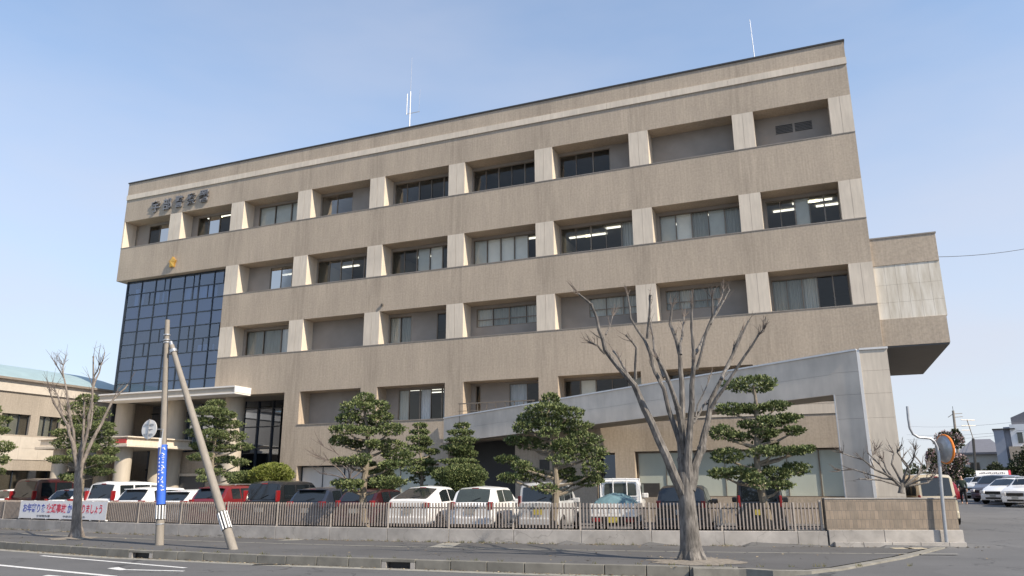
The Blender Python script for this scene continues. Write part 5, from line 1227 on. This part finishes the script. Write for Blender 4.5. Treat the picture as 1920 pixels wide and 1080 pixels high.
# kei truck
def truck():
    lo, hi = -40, 20; rr_ = ray(1106, 950); k_ = rr_.x / rr_.y; dist = 2.2; hw = .735
    for _ in range(50):
        mid = (lo + hi) / 2
        if mid / (Yf(mid) + dist) < k_: lo = mid
        else: hi = mid
    rz = -.27
    c = Vector((lo, Yf(lo) + dist, .12)) + Vector((math.cos(rz), math.sin(rz), 0)) * hw
    root = empty('small_pickup_truck', c, rz, 'small white pickup truck with a teal sheet over its load', 'truck', 'cars parked behind the fence')
    b = MB(); b.box(-hw, hw, 0, 1.95, .58, .68); b.box(-hw, -hw + .04, 0, 1.95, .68, .98); b.box(hw - .04, hw, 0, 1.95, .68, .98); b.box(-hw + .04, hw - .04, 0, .04, .68, .98); b.box(-hw + .04, hw - .04, 1.91, 1.95, .68, 1.05)
    for k in range(8): b.box(-hw + .1 + k * .175, -hw + .13 + k * .175, -.015, 0, .70, .96)
    b.build('bed', P['white'], root, bevel=.008)
    b = MB(); n = 14
    for i in range(n + 1):
        for j in range(n + 1):
            x_ = (i / n - .5) * 1.34; y_ = .10 + j / n * 1.7; h = 1.0 + .30 * math.sin(math.pi * i / n) ** .7 * math.sin(math.pi * j / n) ** .6 + random.uniform(-.03, .03)
            b.v.append((x_, y_, h - (.08 if i in (0, n) or j in (0, n) else 0)))
    for i in range(n):
        for j in range(n): a_ = i * (n + 1) + j; b.f.append((a_, a_ + n + 1, a_ + n + 2, a_ + 1)); b.m.append(0)
    b.build('load_sheet', M['tarp'], root, smooth=True)
    # cab (loft)
    cb = MB(); st = [(2.0, .70, 1.70, .70), (2.06, .72, 1.76, .69), (2.4, .735, 1.79, .68), (2.9, .735, 1.76, .67), (3.30, .73, 1.20, .70), (3.38, .70, .95, .70), (3.40, .66, .5, .66)]
    for (y_, h, zt_, hr_) in st:
        hr_ = hr_ * .93
        zbl = min(1.02, zt_ - .05); full = [(0, .35), (h * .95, .35), (h, .6), (h, zbl), (hr_, zt_ - .10), (hr_ * .88, zt_), (0, zt_ + .02)]
        full = full + [(-x_, z_) for x_, z_ in full[-2:0:-1]]; cb.v += [(x_, y_, z_) for x_, z_ in full]
    m_ = 12
    for i in range(len(st) - 1):
        for k in range(m_): a_ = i * m_ + k; c_ = i * m_ + (k + 1) % m_; cb.f.append((a_, c_, c_ + m_, a_ + m_)); cb.m.append(0)
    cb.f.append(tuple(range(m_))); cb.m.append(0); cb.f.append(tuple((len(st) - 1) * m_ + k for k in range(m_ - 1, -1, -1))); cb.m.append(0)
    cb.build('cab', P['white'], root, smooth=True, bevel=.02)
    b = MB(); pts = []
    for cx_, cz_, a0_ in ((.46, 1.54, 0), (-.46, 1.54, 90), (-.48, 1.26, 180), (.48, 1.26, 270)):
        for k in range(5): a_ = R(a0_ + k * 22.5); pts.append((cx_ + .08 * math.cos(a_), cz_ + .08 * math.sin(a_)))
    b.prism(pts, 1.965, 1.985); b.build('rear_window', M['carglassg'], root)
    for sgn in (-1, 1):
        b = MB(); x_ = sgn * .742; b.prism([(2.25, 1.06), (2.98, 1.06), (2.86, 1.58), (2.28, 1.60)], x_ * .962 - .01, x_ * .962 + .01, axis='x'); b.build('side_window', M['carglass'], root)
        b = MB(); b.box(*sorted((sgn * .70, sgn * .86)), 3.0, 3.08, 1.12, 1.28); b.build('wing_mirror', M['whitep'], root, bevel=.02)
        b = MB(); xa_, xb_ = sorted((sgn * .36, sgn * .66)); b.box(xa_, xb_, -.05, -.01, .42, .54); b.build('tail_light', M['lred'], root, bevel=.01)
    b = MB(); b.box(-.165, .165, -.06, -.03, .40, .565); b.build('number_plate', M['plate_y'], root)
    b = MB()
    for x_ in (-.68, .68): b.tube([(x_, 1.93, .7), (x_, 1.93, 1.78)], .022, 6)
    b.tube([(-.68, 1.93, 1.76), (.68, 1.93, 1.76)], .022, 6); b.tube([(-.68, 1.93, 1.18), (.68, 1.93, 1.18)], .018, 6)
    for x_ in (-.24, .24): b.tube([(x_, 1.93, 1.18), (x_, 1.93, 1.80)], .020, 6)
    b.build('guard_frame', M['whitep'], root)
    b = MB(); b.box(-.6, .6, 0, .1, .36, .56); b.box(-.35, .35, .1, 3.2, .3, .5); b.build('chassis', M['black'], root)
    for yw in (.62, 2.55):
        for sgn in (-1, 1):
            q = MB(); disc(q, Vector((sgn * (hw - .11), yw, .26)), .26, .15, M4=Matrix.Rotation(R(90), 4, 'Z')); wh = q.build('wheel', M['tyre'], root, bevel=.015)
            q = MB(); disc(q, Vector((sgn * (hw - .03), yw, .26)), .16, .02, 16, M4=Matrix.Rotation(R(90), 4, 'Z')); q.build('rim', M['rim'], wh)
truck()

# cars beyond the tiled wall and in the right-hand lot
def place_at(px, py, Y): p = at(px, py, Y); p.z = G(p.x, p.y); return p
sp = shape('box', 1.92, .74, 3.4); sp.update(lamp=(.95, 1.12), lampw=.04, rear=(.06, .155)); make_car('parked_van', sp, place_at(1762, 950, 30.5), -.20, 'beige', 'beige van seen from behind above the tiled garden wall', 'vehicles in the open lot', cat='van')
sp = shape('minivan', 1.75, .84, 4.4); make_car('parked_car', sp, place_at(1708, 950, 42), -.15, 'silver', 'silver car mostly hidden behind the leafless gnarled shrub', 'vehicles in the open lot')
sp = shape('hatch', 1.55, .84, 4.0); make_car('parked_car', sp, place_at(1802, 935, 50), 1.1, 'bright', 'bright red car right beside the walking person', 'vehicles in the open lot')
def lotcar(px, Y, kind, H, color, label, rz=2.15):
    make_car('parked_car', shape(kind, H, .86, 4.3), place_at(px, 940, Y), rz, color, label, 'vehicles in the open lot')
lotcar(1838, 76, 'minivan', 1.75, 'white', 'small white van at the far left end of the right-hand row')
lotcar(1858, 66, 'hatch', 1.5, 'white', 'farthest small white car in the right-hand lot')
lotcar(1882, 60, 'suv', 1.65, 'white', 'white car behind the dark car in the right-hand lot')
lotcar(1905, 53, 'minivan', 1.7, 'grey', 'dark grey car in the middle of the right-hand row')
lotcar(1928, 49.5, 'hatch', 1.5, 'white', 'white car with visible round wheel, right of the dark grey car')
lotcar(1972, 46, 'suv', 1.6, 'white', 'nearest white car cut off at the right edge of the photo')

# ------------------------------------------------------------------ person
def skin(name, verts, edges, radii, m_, parent):
    me = bpy.data.meshes.new(name); me.from_pydata(verts, edges, []); o = bpy.data.objects.new(name, me); COL.objects.link(o); o.parent = parent; me.materials.append(m_)
    md = o.modifiers.new('skin', 'SKIN'); md.use_smooth_shade = True
    for i, r_ in enumerate(radii): me.skin_vertices[0].data[i].radius = (r_, r_) if not isinstance(r_, tuple) else r_
    me.skin_vertices[0].data[0].use_root = True
    s_ = o.modifiers.new('sub', 'SUBSURF'); s_.levels = 1; s_.render_levels = 1
    return o
pl = at(1808, 940, 47.5); pl.z = G(pl.x, pl.y)
V = [(0, 0, .92), (0, 0, 1.12), (0, .02, 1.36), (0, .01, 1.50), (0, -.01, 1.60), (0, -.01, 1.70),
     (.09, 0, .90), (.12, -.10, .50), (.12, -.02, .07), (.12, -.16, .04), (-.09, 0, .90), (-.11, .10, .50), (-.11, .28, .12), (-.11, .16, .05),
     (.18, .02, 1.38), (.23, .06, 1.12), (.22, -.06, .90), (.22, -.10, .82), (-.18, .02, 1.38), (-.24, -.03, 1.12), (-.22, -.16, .93), (-.22, -.21, .86)]
E_ = [(0, 1), (1, 2), (2, 3), (3, 4), (4, 5), (0, 6), (6, 7), (7, 8), (8, 9), (0, 10), (10, 11), (11, 12), (12, 13), (2, 14), (14, 15), (15, 16), (16, 17), (2, 18), (18, 19), (19, 20), (20, 21)]
Rr = [.14, .12, .15, .055, .085, .075, .085, .06, .042, .035, .085, .06, .042, .035, .055, .042, .032, .035, .055, .042, .032, .035]
for hi_, sgn in ((17, 1), (21, -1)):
    hx, hy, hz = V[hi_]
    for k in range(5):
        i = len(V); V.append((hx + (k - 2) * .018, hy - .02, hz - .05)); V.append((hx + (k - 2) * .02, hy - .03, hz - .09 + abs(k - 2) * .008)); E_ += [(hi_, i), (i, i + 1)]; Rr += [.009, .008]
person = skin('person', V, E_, Rr, mat('skin_tone', (.42, .26, .19), .6, .05), None)
person.location = pl; person.rotation_euler = (0, 0, -.5)
tag(person, 'person in dark clothes walking beside the red car in the right-hand lot', 'person')
skin('jacket', [V[0], V[1], V[2], (0, .01, 1.45), V[14], V[15], V[16], V[18], V[19], V[20]], [(0, 1), (1, 2), (2, 3), (2, 4), (4, 5), (5, 6), (2, 7), (7, 8), (8, 9)], [.17, .15, .18, .09, .08, .065, .055, .08, .065, .055], mat('dark_green_cloth', (.02, .035, .03), .9), person)
skin('trousers', [(0, 0, .90), V[6], V[7], (.12, -.02, .12), V[10], V[11], (-.11, .27, .16)], [(0, 1), (1, 2), (2, 3), (0, 4), (4, 5), (5, 6)], [.14, .11, .08, .065, .11, .08, .065], mat('black_cloth', (.012, .012, .015), .9), person)
skin('hair', [(0, .02, 1.66), (0, .01, 1.74)], [(0, 1)], [.098, .07], mat('black_hair', (.01, .01, .01), .6), person)

# ------------------------------------------------------------------ right background
def bgz(p): return G(p.x, p.y)
b0 = at(1795, 860, 95); b0.z = .6; t0 = at(1787, 770, 95)
up = empty('utility_pole', b0, 0, 'distant concrete utility pole with cross arms above the house roofs', 'pole')
b = MB(); tv = t0 - b0; b.tube([(0, 0, 0), tv], [.2, .14], 8); b.build('shaft', M['pole'], up)
b = MB(); s_ = 95 / FPX
for (dx0, dy0, dx1, dy1) in ((-11, 12, -1, 6), (0, 6, 16, 5), (0, 12, 16, 11)): b.tube([tv + Vector((dx0 * s_, 0, -dy0 * s_)), tv + Vector((dx1 * s_, 0, -dy1 * s_))], .04, 5)
b.tube([tv, tv + Vector((0, 0, 8 * s_))], .03, 5); b.build('cross_arm', M['coping'], up)
m0 = at(1823, 862, 85); m0.z = .6
an = empty('television_antenna', m0, 0, 'television aerial on a dark mast in front of the grey roofed house', 'antenna')
s_ = 85 / FPX; tp_ = at(1813, 787, 85) - m0; b = MB(); b.tube([(0, 0, 0), tp_ + (Vector((.5, 0, 0)) * .0) + Vector((6 * s_, 0, -34 * s_))], .14, 6); b.build('mast', M['coping'], an)
b = MB(); b.tube([tp_ + Vector((6 * s_, 0, -34 * s_)), tp_], .05, 5); b.tube([tp_ + Vector((-11 * s_, 0, 0)), tp_ + Vector((14 * s_, 0, -1 * s_))], .04, 5); b.tube([tp_ + Vector((-12 * s_, 0, -11 * s_)), tp_ + Vector((14 * s_, 0, -11 * s_))], .04, 5); b.tube([tp_ + Vector((-13 * s_, 0, -19 * s_)), tp_ + Vector((2 * s_, 0, -19 * s_))], .03, 5); b.build('aerial', M['sill'], an)
for k_, (y0_, y1_) in enumerate(((781, 781), (797, 798), (806, 800))):
    b = MB(); a_, c_ = at(1700, y0_ + 18, 140), at(1990, y1_, 75); pts = [a_.lerp(c_, f / 10) - Vector((0, 0, 4 * .5 * (f / 10) * (1 - f / 10))) for f in range(11)]
    b.tube(pts, .018, 4); b.build('overhead_wire', M['coping'], label=('highest', 'middle', 'lowest')[k_] + ' of the faint distant wires beside the far utility pole', cat='cable', group='distant wires')
def house(name, px0, px1, yr, ye, Y, roofm, wallm, label, dep=8, win=((.45, .75, .35, .8),)):
    p0, p1 = at(px0, 880, Y), at(px1, 880, Y); ze, zr = at(px0, ye, Y).z, at(px0, yr, Y).z; root = empty(name, (p0.x, p0.y, .5), -math.atan2(p0.x, p0.y) - .05, label, 'house'); w_ = (p1.x - p0.x) * .87
    b = MB(); b.box(0, w_, 0, dep, 0, ze - .5); b.build('wall', wallm, root)
    b = MB(); h = ze - .5; o_ = .5; r_ = zr - .5
    v = [(-o_, -o_, h), (w_ + o_, -o_, h), (w_ + o_, dep + o_, h), (-o_, dep + o_, h), (w_ * .3, dep / 2, r_), (w_ * .75, dep / 2, r_), (-o_, -o_, h - .25), (w_ + o_, -o_, h - .25), (w_ + o_, dep + o_, h - .25), (-o_, dep + o_, h - .25)]
    b.add(v, ((0, 1, 5, 4), (1, 2, 5), (2, 3, 4, 5), (3, 0, 4), (0, 6, 7, 1), (1, 7, 8, 2), (2, 8, 9, 3), (3, 9, 6, 0), (6, 9, 8, 7))); b.build('roof', roofm, root)
    for (a_, c_, d_, e_) in win:
        f = MB(); f.box(w_ * a_, w_ * c_, -.06, .0, h * d_, h * e_); f.box(w_ * (a_ + c_) / 2 - .04, w_ * (a_ + c_) / 2 + .04, -.09, -.06, h * d_, h * e_); o = f.build('window', M['frame'], root)
        f = MB(); f.box(w_ * a_ + .08, w_ * c_ - .08, -.075, -.061, h * d_ + .08, h * e_ - .08); f.build('pane', M['carglassg'], o)
rf = mat('slate_roof', (.16, .16, .18), .6, .1, 3); ww_ = mat('cream_render', (.55, .52, .45), .8, .06, 2)
house('house', 1806, 1882, 822, 849, 100, rf, ww_, 'single storey cream house with a grey hipped roof beyond the hedge', win=((.18, .42, .3, .75), (.62, .9, .3, .7)))
house('house', 1960, 2080, 800, 830, 92, rf, mat('beige_render', (.45, .38, .30), .8, .06, 2), 'far beige house outside the right edge')
gp = at(1874, 880, 88); tr_ = empty('tall_house', (gp.x, gp.y, .5), -math.atan2(gp.x, gp.y) - .02, 'tall grey and white house cut off by the right edge of the photo', 'house'); s_ = 88 / FPX
gz = lambda py: at(1874, py, 88).z - .5
b = MB(); b.box(0, 16 * s_, 0, 8, 0, gz(806)); b.box(16 * s_, 32 * s_, .5, 8, 0, gz(801)); b.build('grey_wall', mat('grey_render', (.30, .32, .37), .8, .05, 2), tr_)
b = MB(); b.box(26 * s_, 80 * s_, .1, 7.9, gz(838), gz(797)); b.build('white_wall', M['whitep'], tr_); b = MB(); b.box(20 * s_, 82 * s_, -.2, 8, 0, gz(838)); b.build('brown_wall', M['tile_plain'], tr_)
b = MB(); b.prism([(30 * s_, gz(797)), (84 * s_, gz(797)), (84 * s_, gz(760)), (30 * s_, gz(784))], .6, 8); b.build('upper_storey', rf, tr_)
b = MB(); b.box(-.1, 34 * s_, -.15, 8.2, gz(806), gz(804)); b.build('roof_edge', M['coping'], tr_)
b = MB(); b.box(36 * s_, 44 * s_, .02, .1, gz(832), gz(812)); b.build('window', M['carglassg'], tr_)
# hedge (clipped long mass made of clumps)
rng = random.Random(77); hp = at(1790, 880, 72); hd = empty('hedge', (hp.x, hp.y, .7), 0, 'long dark green hedge behind the parked cars at the right', 'hedge')
b = MB(); s_ = 72 / FPX
for k in range(14):
    cx = k * 13 * s_; ht = (1.5 + .7 * math.sin(k * 1.3) + (1.2 if k in (9, 10, 11) else 0)); tufts(b, Vector((cx, rng.uniform(0, .8), ht * .55)), .75, .9, ht * .75, 700, rng, .22, 4, shell=.6)
b.build('foliage', M['leafd'], hd)
b = MB()
for k in range(14): b.tube([(k * 13 * s_, .3, -.1), (k * 13 * s_ + .1, .3, 1.6)], .05, 5)
b.build('stem', M['bark_pine'], hd)
# flowering tree
fp = at(1772, 900, 62); ft_ = empty('flowering_tree', (fp.x, fp.y, .6), 0, 'bushy tree with pink and white blossom behind the traffic mirror', 'tree'); s_ = 62 / FPX; rng = random.Random(9)
b = MB(); b2 = MB(); tk = MB()
for k in range(30):
    cx, cy = rng.uniform(1738, 1804), rng.uniform(818, 900)
    if abs(cx - 1772) > 16 + (cy - 812) * .45: continue
    c = at(cx, cy, 62 + rng.uniform(-1.2, 1.2)) - Vector((fp.x, fp.y, .6)); tufts(b, c, .5, .5, .4, 110, rng, .16, 4, shell=.3)
    tufts(b2, c, .58, .58, .48, 60, rng, .15, 4, shell=.6); tk.tube([(0, 0, c.z * .35), c], [.05, .015], 5)
c = at(1793, 826, 62) - Vector((fp.x, fp.y, .6)); tufts(b, c, .5, .4, .9, 300, rng, .2, 4)
tk.tube([(0, 0, -.1), (0, 0, 2.5)], [.14, .08], 8)
b.build('crown', M['leafd'], ft_); b2.build('blossom', M['bloom'], ft_); tk.build('trunk', M['bark'], ft_)
# white banner on the hedge
bp_ = at(1831, 893, 69); bn = empty('lot_banner', (bp_.x, bp_.y, 0), 0, 'small white banner with red end on the hedge above the right-hand cars', 'banner'); s_ = 69 / FPX
b = MB(); b.box(0, 62 * s_, 0, .04, bp_.z, bp_.z + 10 * s_); b.build('sheet', M['banner'], bn)
b = MB(); b.box(59 * s_, 63 * s_, -.02, 0, bp_.z, bp_.z + 10.5 * s_); b.build('end_strip', M['redink'], bn)
b = MB()
for k in range(13): b.box((6 + k * 3.7) * s_, (8.6 + k * 3.7) * s_, -.012, 0, bp_.z + 4.4 * s_, bp_.z + (6.2 + (k % 3) * .5) * s_)
b.build('lettering', M['greyink'], bn)
b = MB()
for x_ in (1, 60): b.tube([(x_ * s_, .08, .6), (x_ * s_, .08, bp_.z + 10 * s_)], .03, 6)
b.build('post', M['galv'], bn)
# distant tree line so that the horizon is never bare
rng = random.Random(99); wd = MB()
for k in range(70):
    x_ = -60 + k * 3.4; 
    if -46 < x_ < 26: continue
    tufts(wd, Vector((x_, 150 + rng.uniform(-8, 8), 2.0)), 3.2, 3, 2.2 + rng.uniform(0, 1.2), 160, rng, .8, 4, shell=.5)
wd.build('far_trees', M['leafd'], kind='stuff', label='far off belt of low trees along the horizon at the right', cat='trees')
